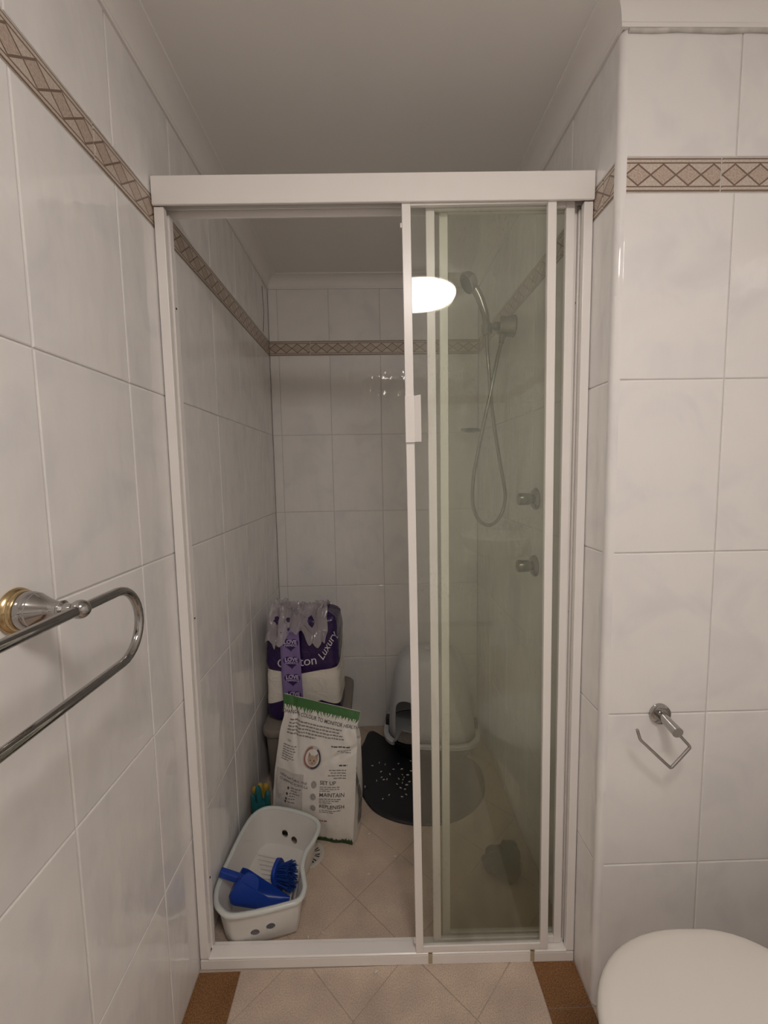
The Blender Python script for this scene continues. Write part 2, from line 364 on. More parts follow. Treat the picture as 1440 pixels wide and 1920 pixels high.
def text_mesh(body, size, align='CENTER', shear=0.0, offset=0.0):
    """lettering as flat triangles in the xy plane: (verts, faces)"""
    c = bpy.data.curves.new('lettering', 'FONT'); c.body = body; c.size = size; c.align_x = align; c.shear = shear; c.offset = offset; c.resolution_u = 3
    o = bpy.data.objects.new('lettering', c); COL.objects.link(o)
    me = bpy.data.meshes.new_from_object(o)
    vs = [tuple(v.co) for v in me.vertices]; fs = [tuple(p.vertices) for p in me.polygons]
    bpy.data.objects.remove(o); bpy.data.curves.remove(c); bpy.data.meshes.remove(me)
    return vs, fs

# ---------------------------------------------------------------- the setting: walls of tiles
tile_cache = {}
def tile_mesh(wd, ht, kind, thick=0.006, ins=0.0022):
    key = (round(wd, 4), round(ht, 4), kind)
    if key in tile_cache: return tile_cache[key]
    a, b = wd / 2, ht / 2; lv = 0.0009
    vs = [(-a, -b, -thick), (a, -b, -thick), (a, b, -thick), (-a, b, -thick), (-a, -b, -lv), (a, -b, -lv), (a, b, -lv), (-a, b, -lv),
          (-a + ins, -b + ins, 0), (a - ins, -b + ins, 0), (a - ins, b - ins, 0), (-a + ins, b - ins, 0)]
    fs = [(8, 9, 10, 11)] + [(i, (i + 1) % 4, 4 + (i + 1) % 4, 4 + i) for i in range(4)] + [(4 + i, 4 + (i + 1) % 4, 8 + (i + 1) % 4, 8 + i) for i in range(4)] + [(3, 2, 1, 0)]
    me = bpy.data.meshes.new(kind); me.from_pydata(vs, [], fs); me.update()
    uvl = me.uv_layers.new(name='UVMap')
    for l in me.loops:
        co = me.vertices[l.vertex_index].co
        uvl.data[l.index].uv = ((co.x + a) / 0.2157 * 4, (co.y + b) / ht)
    me.materials.append(M['band' if kind == 'border_tile' else 'tile'])
    tile_cache[key] = me; return me

GAP = 0.0028
def tiled_wall(name, o, u, n, length, joints, band_joints, thick=0.09, ext0=0.0, ext1=0.0):
    """o: foot of the wall at u=0; u: direction along it; n: into the room"""
    o, u, n = Vector(o), Vector(u), Vector(n); z = Vector((0, 0, 1))
    g = G(); q = o - n * 0.0022
    a, b = q - u * ext0, q + u * (length + ext1)
    pts = [a, b, b - n * thick, a - n * thick]
    g.loft([[p + z * -0.05 for p in pts], [p + z * (ZT + 0.05) for p in pts]])
    wall = struct(g.build(name, 'grout'))
    rot = Matrix((u, z, n)).transposed()
    if rot.determinant() < 0: rot = Matrix((-u, z, n)).transposed()
    rot = rot.to_4x4()
    cols = sorted(set([0.0, length] + [j for j in joints if 0.008 < j < length - 0.008]))
    bcols = sorted(set([0.0, length] + [j for j in band_joints if 0.008 < j < length - 0.008]))
    rows = [(k * TH, (k + 1) * TH) for k in range(5)] + [(BAND1, ZC + 0.012)]
    def place(u0, u1, z0, z1, kind):
        wd, ht = u1 - u0 - GAP, z1 - z0 - GAP
        t = bpy.data.objects.new(kind, tile_mesh(wd, ht, kind)); COL.objects.link(t); t.parent = wall
        c = o + u * ((u0 + u1) / 2) + z * ((z0 + z1) / 2) + n * random.uniform(-0.0004, 0.0)
        t.matrix_basis = Matrix.Translation(c) @ rot @ Matrix.Rotation(random.uniform(-0.0012, 0.0012), 4, 'X') @ Matrix.Rotation(random.uniform(-0.0016, 0.0016), 4, 'Y')
    for c0, c1 in zip(cols, cols[1:]):
        for z0, z1 in rows: place(c0, c1, z0, z1, 'wall_tile')
    for c0, c1 in zip(bcols, bcols[1:]): place(c0, c1, BAND0, BAND1, 'border_tile')
    return wall

R_BULL = 0.013
tiled_wall('wall_left', (XL, YREAR, 0), (0, 1, 0), (1, 0, 0), YB - YREAR, [YB - YREAR - TW * k for k in range(1, 16)], [1.286 - YREAR + 0.2157 * k for k in range(-14, 5)], ext0=0.09, ext1=0.09)
tiled_wall('wall_back', (XL, YB, 0), (1, 0, 0), (0, -1, 0), XR - XL, [0.044 + TW * k for k in range(5)], [-0.307 - XL + 0.2157 * k for k in range(-1, 5)], ext0=0.0, ext1=0.0)
tiled_wall('wall_shower_right', (XR, YF + R_BULL, 0), (0, 1, 0), (-1, 0, 0), YB - YF - R_BULL, [YB - YF - R_BULL - TW * k for k in range(1, 6)], [0.05 + 0.2157 * k for k in range(6)], ext1=0.09)
tiled_wall('wall_return', (XR + R_BULL, YF, 0), (1, 0, 0), (0, -1, 0), XSIDE - XR - R_BULL, [0.7753 - XR - R_BULL + TW * k for k in range(3)], [0.745 - XR - R_BULL + 0.2157 * k for k in range(3)], ext1=0.09)
tiled_wall('wall_right', (XSIDE, YREAR, 0), (0, 1, 0), (-1, 0, 0), YF - YREAR, [TW * k for k in range(1, 12)], [0.2157 * k for k in range(1, 13)], ext0=0.09)
tiled_wall('wall_rear', (XL, YREAR, 0), (1, 0, 0), (0, 1, 0), XSIDE - XL, [TW * k for k in range(1, 8)], [0.2157 * k for k in range(1, 9)])

# dark hairline where the grout has cracked beside the back corner
g = G(); g.tube([px(a, b, 0, XL) + Vector((0.0004, 0, 0)) for a, b in ((491, 536), (492.5, 560), (494.5, 585), (494, 605), (493.5, 622))], 0.0011, 6)
g.build('grout_crack', 'dark', bpy.data.objects['wall_left'])

# glazed quarter-round on the outer corner of the return wall
g = G(); cx, cyy = XR + R_BULL, YF + R_BULL
arc = [(cx + R_BULL * math.cos(t), cyy + R_BULL * math.sin(t)) for t in [math.pi + i * math.pi / 2 / 8 for i in range(9)]]
ring = arc + [(cx + 0.004, YF), (cx + 0.004, cyy + 0.004), (XR, cyy + 0.004)]
g.loft([[(x, y, zz) for x, y in ring] for zz in (0.0, ZC + 0.012)])
struct(g.build('trim_corner', 'tile', smooth=50))

# floor slab and its diagonal tiles
g = G(); g.box(XL - 0.09, XSIDE + 0.09, YREAR - 0.09, YB + 0.09, -0.08, -0.0022); floor = struct(g.build('floor', 'floor_grout'))
def clip_poly(poly, a, b, c):
    """keep a*x+b*y<=c"""
    out = []
    for i in range(len(poly)):
        p, q = poly[i], poly[(i + 1) % len(poly)]
        dp, dq = a * p[0] + b * p[1] - c, a * q[0] + b * q[1] - c
        if dp <= 0: out.append(p)
        if dp * dq < 0:
            t = dp / (dp - dq); out.append((p[0] + (q[0] - p[0]) * t, p[1] + (q[1] - p[1]) * t))
    return out
def floor_piece(poly, m, name='floor_tile'):
    cx = sum(p[0] for p in poly) / len(poly); cyv = sum(p[1] for p in poly) / len(poly)
    ar = abs(sum(poly[i][0] * poly[(i + 1) % len(poly)][1] - poly[(i + 1) % len(poly)][0] * poly[i][1] for i in range(len(poly)))) / 2
    if ar < 0.0003: return
    def shrink(d):
        r = poly
        cxy = (cx, cyv); k = len(poly); out = poly[:]
        for i in range(k):
            p, q = poly[i], poly[(i + 1) % k]; ex, ey = q[0] - p[0], q[1] - p[1]; ln = math.hypot(ex, ey)
            if ln < 1e-6: continue
            nx, ny = ey / ln, -ex / ln
            if nx * (cx - p[0]) + ny * (cyv - p[1]) > 0: nx, ny = -nx, -ny
            out = clip_poly(out, nx, ny, nx * p[0] + ny * p[1] - d)
        return out
    a, b = shrink(0.0009), shrink(0.0019)
    g = G()
    if len(a) == len(b) and len(a) > 2:
        g.loft([[(x, y, -0.006) for x, y in a], [(x, y, -0.0007) for x, y in a], [(x, y, 0.0) for x, y in b]])
    elif len(a) > 2: g.loft([[(x, y, -0.006) for x, y in a], [(x, y, 0.0) for x, y in a]])
    else: return
    o = g.build(name, m, floor)
    return o
def diag_field(x0, x1, y0, y1):
    PA, PB = 0.301, 0.313     # pitches of the x+y and x-y joint families
    for i in range(-30, 30):
        for j in range(-30, 30):
            s0, s1 = 1.157 + PA * i, 1.157 + PA * (i + 1); d0, d1 = -1.327 + PB * j, -1.327 + PB * (j + 1)
            poly = [((s + d) / 2, (s - d) / 2) for s, d in ((s0, d0), (s1, d0), (s1, d1), (s0, d1))]
            if max(p[0] for p in poly) < x0 or min(p[0] for p in poly) > x1 or max(p[1] for p in poly) < y0 or min(p[1] for p in poly) > y1: continue
            for a, b, c in ((-1, 0, -x0), (1, 0, x1), (0, -1, -y0), (0, 1, y1)):
                poly = clip_poly(poly, a, b, c)
                if len(poly) < 3: break
            if len(poly) >= 3: floor_piece(poly, 'floor_tile')
BL, BR, YS = -0.392, 0.410, 1.054
diag_field(XL, XR, YS + 0.02, YB)                 # inside the shower
diag_field(BL, BR, YREAR + 0.115, YS)             # bathroom, between the brown borders
for k in range(9):                                # brown border tiles along both sides
    y1 = YS - k * 0.3; y0 = max(y1 - 0.3, YREAR)
    if y1 <= YREAR: break
    floor_piece([(XL, y0), (BL, y0), (BL, y1), (XL, y1)], 'border_tile', 'floor_border_tile')
for k in range(9):
    y1 = YS - k * 0.3; y0 = max(y1 - 0.3, YREAR)
    if y1 <= YREAR: break
    x1 = XR if k == 0 else XSIDE
    if k == 0: floor_piece([(BR, YF), (XR, YF), (XR, YS), (BR, YS)], 'border_tile', 'floor_border_tile')
    yy1 = min(y1, YF)
    if k == 0: y0 = YS - 0.3
    floor_piece([(BR, y0), (BR + 0.115, y0), (BR + 0.115, yy1), (BR, yy1)], 'border_tile', 'floor_border_tile')
diag_field(BR + 0.115, XSIDE, YREAR + 0.115, YF)
floor_piece([(BL, YREAR), (XSIDE, YREAR), (XSIDE, YREAR + 0.115), (BL, YREAR + 0.115)], 'border_tile', 'floor_border_tile')

# ceiling and cornices
g = G(); g.box(XL - 0.09, XSIDE + 0.09, YREAR - 0.09, YB + 0.09, ZT, ZT + 0.08); struct(g.build('ceiling', 'paint'))
room = [(XL, YREAR), (XSIDE, YREAR), (XSIDE, YF), (XR, YF), (XR, YB), (XL, YB)]
prof = [(0.0, ZC - 0.003), (0.006, ZC - 0.003), (0.0065, ZC + 0.004)]
for i in range(9):
    t = i / 8 * math.pi / 2
    prof.append((0.008 + 0.043 * (1 - math.cos(t)), ZC + 0.005 + 0.041 * math.sin(t)))
prof += [(0.0545, ZT - 0.0045), (0.0545, ZT), (0.0, ZT)]
nE = len(room)
for i in range(nE):
    p, q = Vector(room[i]), Vector(room[(i + 1) % nE]); e = (q - p).normalized(); nn = Vector((-e.y, e.x))
    pe = (p - Vector(room[i - 1])).normalized(); qe = (Vector(room[(i + 2) % nE]) - q).normalized()
    s0 = pe.x * e.y - pe.y * e.x; s1 = e.x * qe.y - e.y * qe.x     # +1 inner corner, -1 outer corner
    rings = []
    for end, sgn in ((p, s0), (q, -s1)):
        rings.append([(end.x + nn.x * d + e.x * d * sgn, end.y + nn.y * d + e.y * d * sgn, zz) for d, zz in prof])
    g = G(); g.loft(rings); struct(g.build('trim_cornice', 'cornice', smooth=40))

# bead of grubby sealant where the return wall meets its cornice, and along the foot of the shower sill
g = G(); g.tube([(XR + 0.01 + 0.05 * k, YF - 0.002, ZC - 0.006 - 0.0015 * math.sin(k * 2.1)) for k in range(11)], 0.0045, 8); struct(g.build('trim_sealant', 'sealant', smooth=60))

# ---------------------------------------------------------------- shower screen: frame and three sliding panels
YD = 1.0525
scr = thing('shower_screen', 'white framed shower screen with three sliding glass panels pushed to one side', 'shower screen', (0, YD, 0), (0, 0, -0.0135))
def sbox(x0, x1, y0, y1, z0, z1, name, m='frame', parent=None, bevel=0.0015, **k):
    g = G(); g.box(x0, x1, y0, y1, z0, z1); return g.build(name, m, parent or scr, bevel=bevel, local=True, **k)
xl, xr = XL + 0.003, XR - 0.002
FD = 0.046
# local y: 0 = front face, FD = rear face
sbox(xl, xr, -0.008, -0.001, 1.975, 2.038, 'header_rail', bevel=0.002)
hd = [o for o in scr.children if o.name.startswith('header_rail')][0]
for a in ((xl, xr, -0.001, FD, 2.028, 2.038), (xl, xr, FD - 0.004, FD, 1.972, 2.028), (xl, xr, 0.0145, 0.0165, 1.985, 2.028), (xl, xr, 0.031, 0.033, 1.985, 2.028)):
    sbox(*a, 'track_channel', parent=hd, bevel=0.0006)
for sx, x0, x1 in ((1, xl, xl + 0.023), (-1, xr - 0.021, xr)):
    j = sbox(x0, x1, 0.0, 0.016, 0.032, 1.975, 'jamb')
    xa, xb = (x0, x1 - 0.007) if sx > 0 else (x0 + 0.007, x1)
    sbox(xa, xb, 0.016, 0.026, 0.032, 1.975, 'jamb_channel', parent=j, bevel=0.0005)
    sbox(x0, x1, 0.026, FD, 0.032, 1.972, 'jamb_flange', parent=j)
    for zz in (1.76, 0.98, 0.24):
        gg = G(); fx = x1 if sx > 0 else x0
        gg.lathe([(0, 0.0028), (0.0012, 0.0024)], (fx, 0.036, zz), (sx, 0, 0), 10); gg.build('screw', 'dark', j, local=True)
sill = sbox(xl, xr, 0.0, 0.012, 0.0, 0.027, 'sill_rail', bevel=0.001)
g = G()
pr = [(0.0, 0.0275), (0.0, 0.032), (0.003, 0.034), (FD - 0.012, 0.034), (FD - 0.010, 0.030), (FD, 0.030), (FD, 0.0), (0.0125, 0.0), (0.0125, 0.0275)]
g.loft([[(x, y, z) for y, z in pr] for x in (xl + 0.022, xr - 0.02)]); g.build('sill_cap', 'frame', sill, bevel=0.0008, local=True)
for xx in (0.128, 0.409):
    g = G(); g.box(xx - 0.0055, xx + 0.0055, -0.0012, 0.0, 0.004, 0.0355); g.box(xx - 0.0055, xx + 0.0055, -0.0012, 0.004, 0.0344, 0.0355)
    t = g.build('tape', 'tape', sill, local=True); t['label'] = 'yellowed strip of tape'

def panel(x0, x1, y0, gm, lean, handle=False, zb=0.036, zt=1.992, left_mat='frame'):
    """one sliding panel: glass pane with stiles and rails; y0 front, 12 mm thick"""
    cxp = (x0 + x1) / 2; sw = 0.0205; th = 0.0125
    gl = G(); gl.box(x0 + 0.012 - cxp, x1 - 0.012 - cxp, y0 + 0.004, y0 + 0.009, zb + 0.012, zt - 0.008)
    p = gl.build('sliding_panel', gm, scr, local=True)
    p.location = (cxp, 0, 0)
    p.rotation_euler = (0, lean, 0); 
    # keep the top edge in the track while the foot swings out a little
    p.location.x = cxp - math.sin(lean) * zt
    L0, L1 = x0 - cxp, x1 - cxp
    for a, b in ((L0, L0 + sw), (L1 - sw, L1)):
        gg = G(); gg.box(a, b, y0, y0 + th, zb, zt); st = gg.build('stile', 'frame', p, bevel=0.0012, local=True)
    gg = G(); gg.box(L0 + sw, L1 - sw, y0 + 0.0005, y0 + th - 0.0005, zb, zb + 0.019); gg.build('rail', 'frame', p, bevel=0.0012, local=True)
    gg = G(); gg.box(L0 + sw, L1 - sw, y0 + 0.0005, y0 + th - 0.0005, zt - 0.02, zt); gg.build('rail', 'frame', p, bevel=0.0012, local=True)
    if handle:
        gg = G(); za, zb2 = 1.425, 1.537
        gg.box(L0 - 0.0015, L0 + sw + 0.001, y0 - 0.006, y0 + 0.001, za, zb2)
        gg.add([(L0 + sw, y0 - 0.006, za + 0.001), (L0 + sw, y0 - 0.006, zb2 - 0.001), (L0 + sw + 0.015, y0 - 0.016, zb2 + 0.0), (L0 + sw + 0.015, y0 - 0.016, za - 0.0),
                (L0 + sw, y0 - 0.003, za + 0.001), (L0 + sw, y0 - 0.003, zb2 - 0.001), (L0 + sw + 0.016, y0 - 0.0135, zb2), (L0 + sw + 0.016, y0 - 0.0135, za)],
               [(0, 1, 2, 3), (7, 6, 5, 4), (0, 4, 5, 1), (1, 5, 6, 2), (2, 6, 7, 3), (3, 7, 4, 0)])
        h = gg.build('pull_handle', 'frame', p, bevel=0.001, local=True)
        gg = G(); gg.box(L0 - 0.004, L0, y0 + 0.003, y0 + 0.010, 0.062, 0.075); gg.build('bump_stop', 'frame', p, bevel=0.001, local=True)
        gg = G(); gg.box(L0 - 0.004, L0, y0 + 0.003, y0 + 0.010, 1.925, 1.936); gg.build('bump_stop', 'frame', p, bevel=0.001, local=True)
    return p
panel(0.074, 0.437, 0.0, 'glass1', -0.0075, True)
panel(0.132, 0.487, 0.0170, 'glass2', -0.004)
panel(0.166, 0.5, 0.0330, 'glass3', -0.001)

# ---------------------------------------------------------------- ceiling lamp (behind and above the camera)
LX, LY = 0.21, -0.2
lamp = thing('ceiling_lamp', 'round glowing ceiling lamp with a thin metal rim', 'lamp', (LX, LY, ZT))
g = G(); g.lathe([(0, 0.205), (0.018, 0.21), (0.024, 0.205), (0.024, 0.19), (0.002, 0.19)], (LX, LY, ZT), (0, 0, -1), 48); g.build('rim', 'lamp_rim', lamp, smooth=40)
g = G(); g.lathe([(0.006, 0.188)] + [(0.022 + 0.062 * math.sin(t), 0.196 * math.cos(t)) for t in [i / 12 * math.pi / 2 for i in range(13)]], (LX, LY, ZT), (0, 0, -1), 48); g.build('diffuser', 'lamp', lamp, smooth=60)

# ---------------------------------------------------------------- towel rail on the left wall
TZ, TX = 1.168, -0.416
tr_ = thing('towel_rail', 'chrome double loop towel rail with brass ringed base on white tiled wall', 'towel rail', (XL, 0.59, TZ))
for k, yy in enumerate((0.590, 0.17)):
    g = G(); g.lathe([(0, 0.031), (0.003, 0.0325), (0.007, 0.031), (0.009, 0.0285), (0.012, 0.029), (0.015, 0.027), (0.016, 0.022)], (XL, yy, TZ), (1, 0, 0), 40); b = g.build('base_ring', 'brass', tr_, smooth=45); b['label'] = 'worn brass ring at the wall'
    g = G(); g.lathe([(0.014, 0.024), (0.017, 0.0265), (0.024, 0.0265), (0.028, 0.024), (0.031, 0.0245), (0.036, 0.0215), (0.046, 0.0165), (0.056, 0.0125), (0.062, 0.0115), (0.064, 0.013), (0.067, 0.013), (0.070, 0.0095), (0.078, 0.008), (0.086, 0.008)], (XL, yy, TZ), (1, 0, 0), 40); g.build('bell_mount', 'chrome', tr_, smooth=35)
    g = G(); g.lathe([(-0.0135 * math.cos(t), 0.0135 * math.sin(t)) for t in [i / 16 * math.pi for i in range(17)]], (TX, yy, TZ), (1, 0, 0), 24); g.build('ball', 'chrome', tr_, smooth=80)
loop = []
ZLO, YFAR, YNEAR, RB = 1.050, 0.732, 0.03, 0.058
zc_ = (TZ + ZLO) / 2
loop += [(TX, YNEAR + RB + i * (YFAR - YNEAR - 2 * RB) / 14, TZ) for i in range(15)]
loop += [(TX, YFAR - RB + RB * math.cos(t), zc_ + (TZ - zc_) * math.sin(t)) for t in [math.pi / 2 - i * math.pi / 16 for i in range(1, 16)]]
loop += [(TX, YFAR - RB - i * (YFAR - YNEAR - 2 * RB) / 14, ZLO) for i in range(15)]
loop += [(TX, YNEAR + RB - RB * math.cos(t), zc_ + (TZ - zc_) * math.sin(t)) for t in [-math.pi / 2 + i * math.pi / 16 for i in range(1, 16)]]
loop.append(loop[0])
g = G(); g.tube(loop, 0.0074, 16); g.build('rail_loop', 'chrome', tr_, smooth=60)

# ---------------------------------------------------------------- toilet roll holder on the return wall
hx, hz, hy = 0.662, 0.774, YF - 0.06
th_ = thing('toilet_roll_holder', 'empty chrome toilet roll holder with bent wire arm on white tiled wall', 'roll holder', (hx, YF, hz))
g = G(); g.lathe([(0, 0.0245), (0.005, 0.0245), (0.008, 0.0235), (0.009, 0.021), (0.0095, 0.011)], (hx, YF, hz), (0, -1, 0), 36); g.build('wall_plate', 'chrome', th_, smooth=35)
g = G(); g.tube([(hx, YF - 0.006, hz), (hx, hy - 0.004, hz - 0.009)], [0.0105, 0.0122], 20); g.build('post', 'chrome', th_, smooth=40)
wp = [(hx, hy, hz - 0.009), (0.668, hy, 0.758), (0.688, hy, 0.736), (0.6925, hy, 0.729), (0.689, hy, 0.722), (0.659, hy, 0.687), (0.652, hy, 0.6815), (0.645, hy, 0.6865), (0.590, hy, 0.740), (0.581, hy, 0.749), (0.578, hy, 0.756), (0.5725, hy, 0.773)]
g = G(); g.tube(smooth_open(wp, 5), 0.0034, 12); g.build('wire_arm', 'chrome', th_, smooth=60)

# ---------------------------------------------------------------- toilet
to = thing('toilet', 'white toilet with its lid closed beside the tiled return wall', 'toilet', (0.6, 0.585, 0))
def lid_ring(z, sc=1.0, cxl=0.597, cyl=0.586):
    pts = []
    for i in range(56):
        t = 2 * math.pi * i / 56; c, s_ = math.cos(t), math.sin(t)
        if c < 0: x = -0.238 * abs(c) ** 0.95; y = 0.186 * math.copysign(abs(s_) ** 0.92, s_)
        else: x = 0.205 * abs(c) ** 0.62; y = (0.186 - 0.030 * abs(c) ** 1.6) * math.copysign(abs(s_) ** 0.8, s_)
        pts.append((cxl + x * sc, cyl + y * sc, z))
    return pts
g = G(); g.loft([lid_ring(0.398, 0.985), lid_ring(0.4, 1.0), lid_ring(0.414, 1.004), lid_ring(0.4195, 0.99), lid_ring(0.4225, 0.965), lid_ring(0.4245, 0.90), lid_ring(0.4255, 0.6), lid_ring(0.4258, 0.2)]); g.build('lid', 'seat_plastic', to, smooth=60)
g = G(); g.loft([lid_ring(0.378, 0.97), lid_ring(0.381, 0.99), lid_ring(0.392, 0.99), lid_ring(0.396, 0.97)]); g.build('seat', 'seat_plastic', to, smooth=60)
def bowl_ring(z, sx, sy, dx): return [(0.585 + dx + (x - 0.585) * sx, 0.584 + (y - 0.584) * sy, z) for x, y, _ in lid_ring(0)]
g = G(); g.loft([bowl_ring(0, 0.72, 0.62, 0.10), bowl_ring(0.03, 0.70, 0.60, 0.10), bowl_ring(0.14, 0.66, 0.56, 0.09), bowl_ring(0.24, 0.78, 0.74, 0.05), bowl_ring(0.33, 0.94, 0.93, 0.012), bowl_ring(0.37, 0.97, 0.96, 0), bowl_ring(0.377, 0.95, 0.94, 0)]); g.build('bowl', 'porcelain', to, smooth=60)
g = G(); g.box(0.87, XSIDE - 0.008, 0.42, 0.73, 0.40, 0.71); ci = g.build('cistern', 'porcelain', to, bevel=0.025, seg=4)
g = G(); g.box(0.86, XSIDE - 0.006, 0.41, 0.74, 0.711, 0.735); g.build('cistern_lid', 'porcelain', to, bevel=0.008, seg=3)
g = G(); g.lathe([(0, 0.022), (0.006, 0.022), (0.008, 0.018)], (0.96, 0.575, 0.735), (0, 0, 1), 24); g.build('flush_button', 'chrome', to, smooth=40)
g = G(); g.box(0.76, 0.93, 0.45, 0.72, 0.0, 0.40); g.build('pan_neck', 'porcelain', to, bevel=0.02, seg=3)
for yy in (0.50, 0.67):
    g = G(); g.tube([(0.775, yy - 0.018, 0.408), (0.775, yy + 0.018, 0.408)], 0.011, 12); g.build('hinge', 'seat_plastic', to, smooth=50)

# ---------------------------------------------------------------- vanity basin at the far end of the bathroom (seen mirrored in the glass)
va = thing('wash_basin', 'white wall hung wash basin with two chrome taps at the end of the bathroom', 'basin', (0.86, -1.15, 0))
def ell(cx, cyv, rx, ry, z, n=40): return [(min(cx + rx * math.cos(2 * math.pi * i / n), XSIDE - 0.004), cyv + ry * math.sin(2 * math.pi * i / n), z) for i in range(n)]
g = G(); g.loft([ell(0.90, -1.15, 0.15, 0.14, 0.69), ell(0.88, -1.15, 0.24, 0.26, 0.76), ell(0.87, -1.15, 0.275, 0.31, 0.84), ell(0.87, -1.15, 0.28, 0.315, 0.86), ell(0.87, -1.15, 0.27, 0.305, 0.868), ell(0.86, -1.15, 0.215, 0.255, 0.862), ell(0.86, -1.15, 0.19, 0.22, 0.81), ell(0.87, -1.15, 0.10, 0.10, 0.745)]); g.build('bowl', 'porcelain', va, smooth=50)
g = G(); g.loft([ell(0.93, -1.15, 0.12, 0.11, 0.0), ell(0.94, -1.15, 0.08, 0.08, 0.12), ell(0.93, -1.15, 0.08, 0.08, 0.5), ell(0.92, -1.15, 0.12, 0.12, 0.72)]); g.build('pedestal', 'porcelain', va, smooth=50)
for yy in (-1.03, -1.27):
    g = G(); g.lathe([(0, 0.026), (0.01, 0.02), (0.04, 0.014), (0.05, 0.026), (0.075, 0.028), (0.085, 0.02)], (1.015, yy, 0.866), (0, 0, 1), 20); g.build('tap', 'chrome', va, smooth=40)
g = G(); g.tube([(1.02, -1.15, 0.865), (1.02, -1.15, 0.93), (0.99, -1.15, 0.955), (0.93, -1.15, 0.95), (0.915, -1.15, 0.93)], 0.011, 12); g.build('spout', 'chrome', va, smooth=50)

# ---------------------------------------------------------------- shower fittings on the right wall
SY, SZ = 1.62, 1.883
so = thing('shower_outlet', 'chrome wall outlet and holder for the hand shower behind the glass', 'shower outlet', (XR, SY, SZ))
g = G(); g.lathe([(0, 0.040), (0.004, 0.040), (0.008, 0.037), (0.050, 0.033), (0.058, 0.028), (0.06, 0.018)], (XR, SY, SZ), (-1, 0, 0), 32); g.build('outlet_body', 'chrome_dull', so, smooth=35)
g = G(); g.lathe([(0, 0.013), (0.006, 0.017), (0.014, 0.017), (0.02, 0.011), (0.034, 0.011)], (XR - 0.058, SY, SZ), (-1, 0, 0), 24); g.build('holder_arm', 'chrome_dull', so, smooth=35)
g = G(); g.lathe([(-0.02, 0.016), (-0.014, 0.0185), (0.014, 0.0185), (0.02, 0.016)], (0.424, SY, 1.874), (-0.12, 0, 1), 24); g.build('holder_cup', 'chrome_dull', so, smooth=35)
g = G(); g.lathe([(0, 0.013), (0.012, 0.0135), (0.016, 0.010), (0.03, 0.010)], (0.483, SY, SZ - 0.03), (-0.15, 0, -1), 20); g.build('hose_nut', 'chrome_dull', so, smooth=35)
hs = thing('hand_shower', 'chrome hand shower head resting in its holder behind the glass', 'hand shower', (0.424, SY, 1.87))
hp = [(0.4235, SY, 1.858), (0.4225, SY, 1.885), (0.419, SY, 1.915), (0.410, SY, 1.95), (0.397, SY, 1.985), (0.382, SY, 2.012), (0.367, SY, 2.032)]
g = G(); sp_pts = smooth_open(hp, 4); n_ = len(sp_pts)
g.tube(sp_pts, [0.0115 + 0.0055 * (i / (n_ - 1)) for i in range(n_)], 20); g.build('handle', 'chrome_dull', hs, smooth=60)
fd = Vector((-0.80, -0.08, -0.48)).normalized()
g = G(); g.lathe([(-0.030, 0.012), (-0.024, 0.024), (-0.012, 0.035), (0.002, 0.0395), (0.010, 0.0395), (0.012, 0.037)], Vector((0.356, SY, 2.040)), fd, 36); hd_ = g.build('spray_head', 'chrome_dull', hs, smooth=35)
g = G(); g.lathe([(0.0115, 0.036), (0.014, 0.035)], Vector((0.356, SY, 2.040)), fd, 32); g.build('spray_face', 'dark', hs, smooth=40)
hose_px = [(913, 636), (914, 660), (917, 700), (922, 760), (930, 820), (940, 880), (946, 915), (947, 938), (941, 962), (929, 979), (916, 985), (902, 979), (891, 962), (886, 935), (888, 895), (896, 850), (907, 795), (918, 745), (927, 700), (935, 662), (941, 642)]
hose_pts = []
for i, (a, b) in enumerate(hose_px):
    t = i / (len(hose_px) - 1); hose_pts.append(px(a, b, 1, SY + (0.012 if t < 0.45 else -0.012 * math.sin((t - 0.45) / 0.55 * math.pi))))
hose_pts[0] = Vector((0.4245, SY, 1.852)); hose_pts[-1] = Vector((0.4785, SY, SZ - 0.058))
hc = smooth_open(hose_pts, 14); rad = [0.0066 + (0.0009 if i % 2 else -0.0006) for i in range(len(hc))]
g = G(); g.tube(hc, rad, 10); tag(g.build('shower_hose', 'chrome_dull', smooth=60), 'ribbed chrome shower hose hanging in a long loop behind the glass', 'hose')
for zz, lab in ((1.258, 'upper chrome shower tap with crosswise round handle on shower wall'), (1.036, 'lower chrome shower tap with crosswise round handle on shower wall')):
    tp = thing('shower_tap', lab, 'tap', (XR, 1.377, zz), group='shower taps on the right wall')
    g = G(); g.lathe([(0, 0.036), (0.003, 0.036), (0.010, 0.030), (0.014, 0.020)], (XR, 1.377, zz), (-1, 0, 0), 32); g.build('wall_flange', 'chrome_dull', tp, smooth=35)
    g = G(); g.lathe([(0.012, 0.014), (0.022, 0.014), (0.023, 0.0195), (0.055, 0.0205), (0.059, 0.018), (0.060, 0.012)], (XR, 1.377, zz), (-1, 0, 0), 28); g.build('handle', 'chrome_dull', tp, smooth=35)
sd = thing('soap_dish', 'small oval soap dish on the shower wall near the back corner', 'soap dish', (XR, 2.07, 1.549))
g = G(); g.loft([[(0.462 + 0.9 * rx * math.cos(t), 2.07 + rx * 0.7 * math.sin(t), zz) for t in [2 * math.pi * i / 28 for i in range(28)]] for rx, zz in ((0.030, 1.540), (0.045, 1.546), (0.050, 1.556), (0.047, 1.556), (0.040, 1.549), (0.02, 1.546))]); g.build('dish', 'chrome_dull', sd, smooth=45)
g = G(); g.lathe([(0, 0.016), (0.004, 0.015), (0.005, 0.007), (0.03, 0.006)], (XR, 2.07, 1.547), (-1, 0, 0), 20); g.build('bracket', 'chrome_dull', sd, smooth=40)

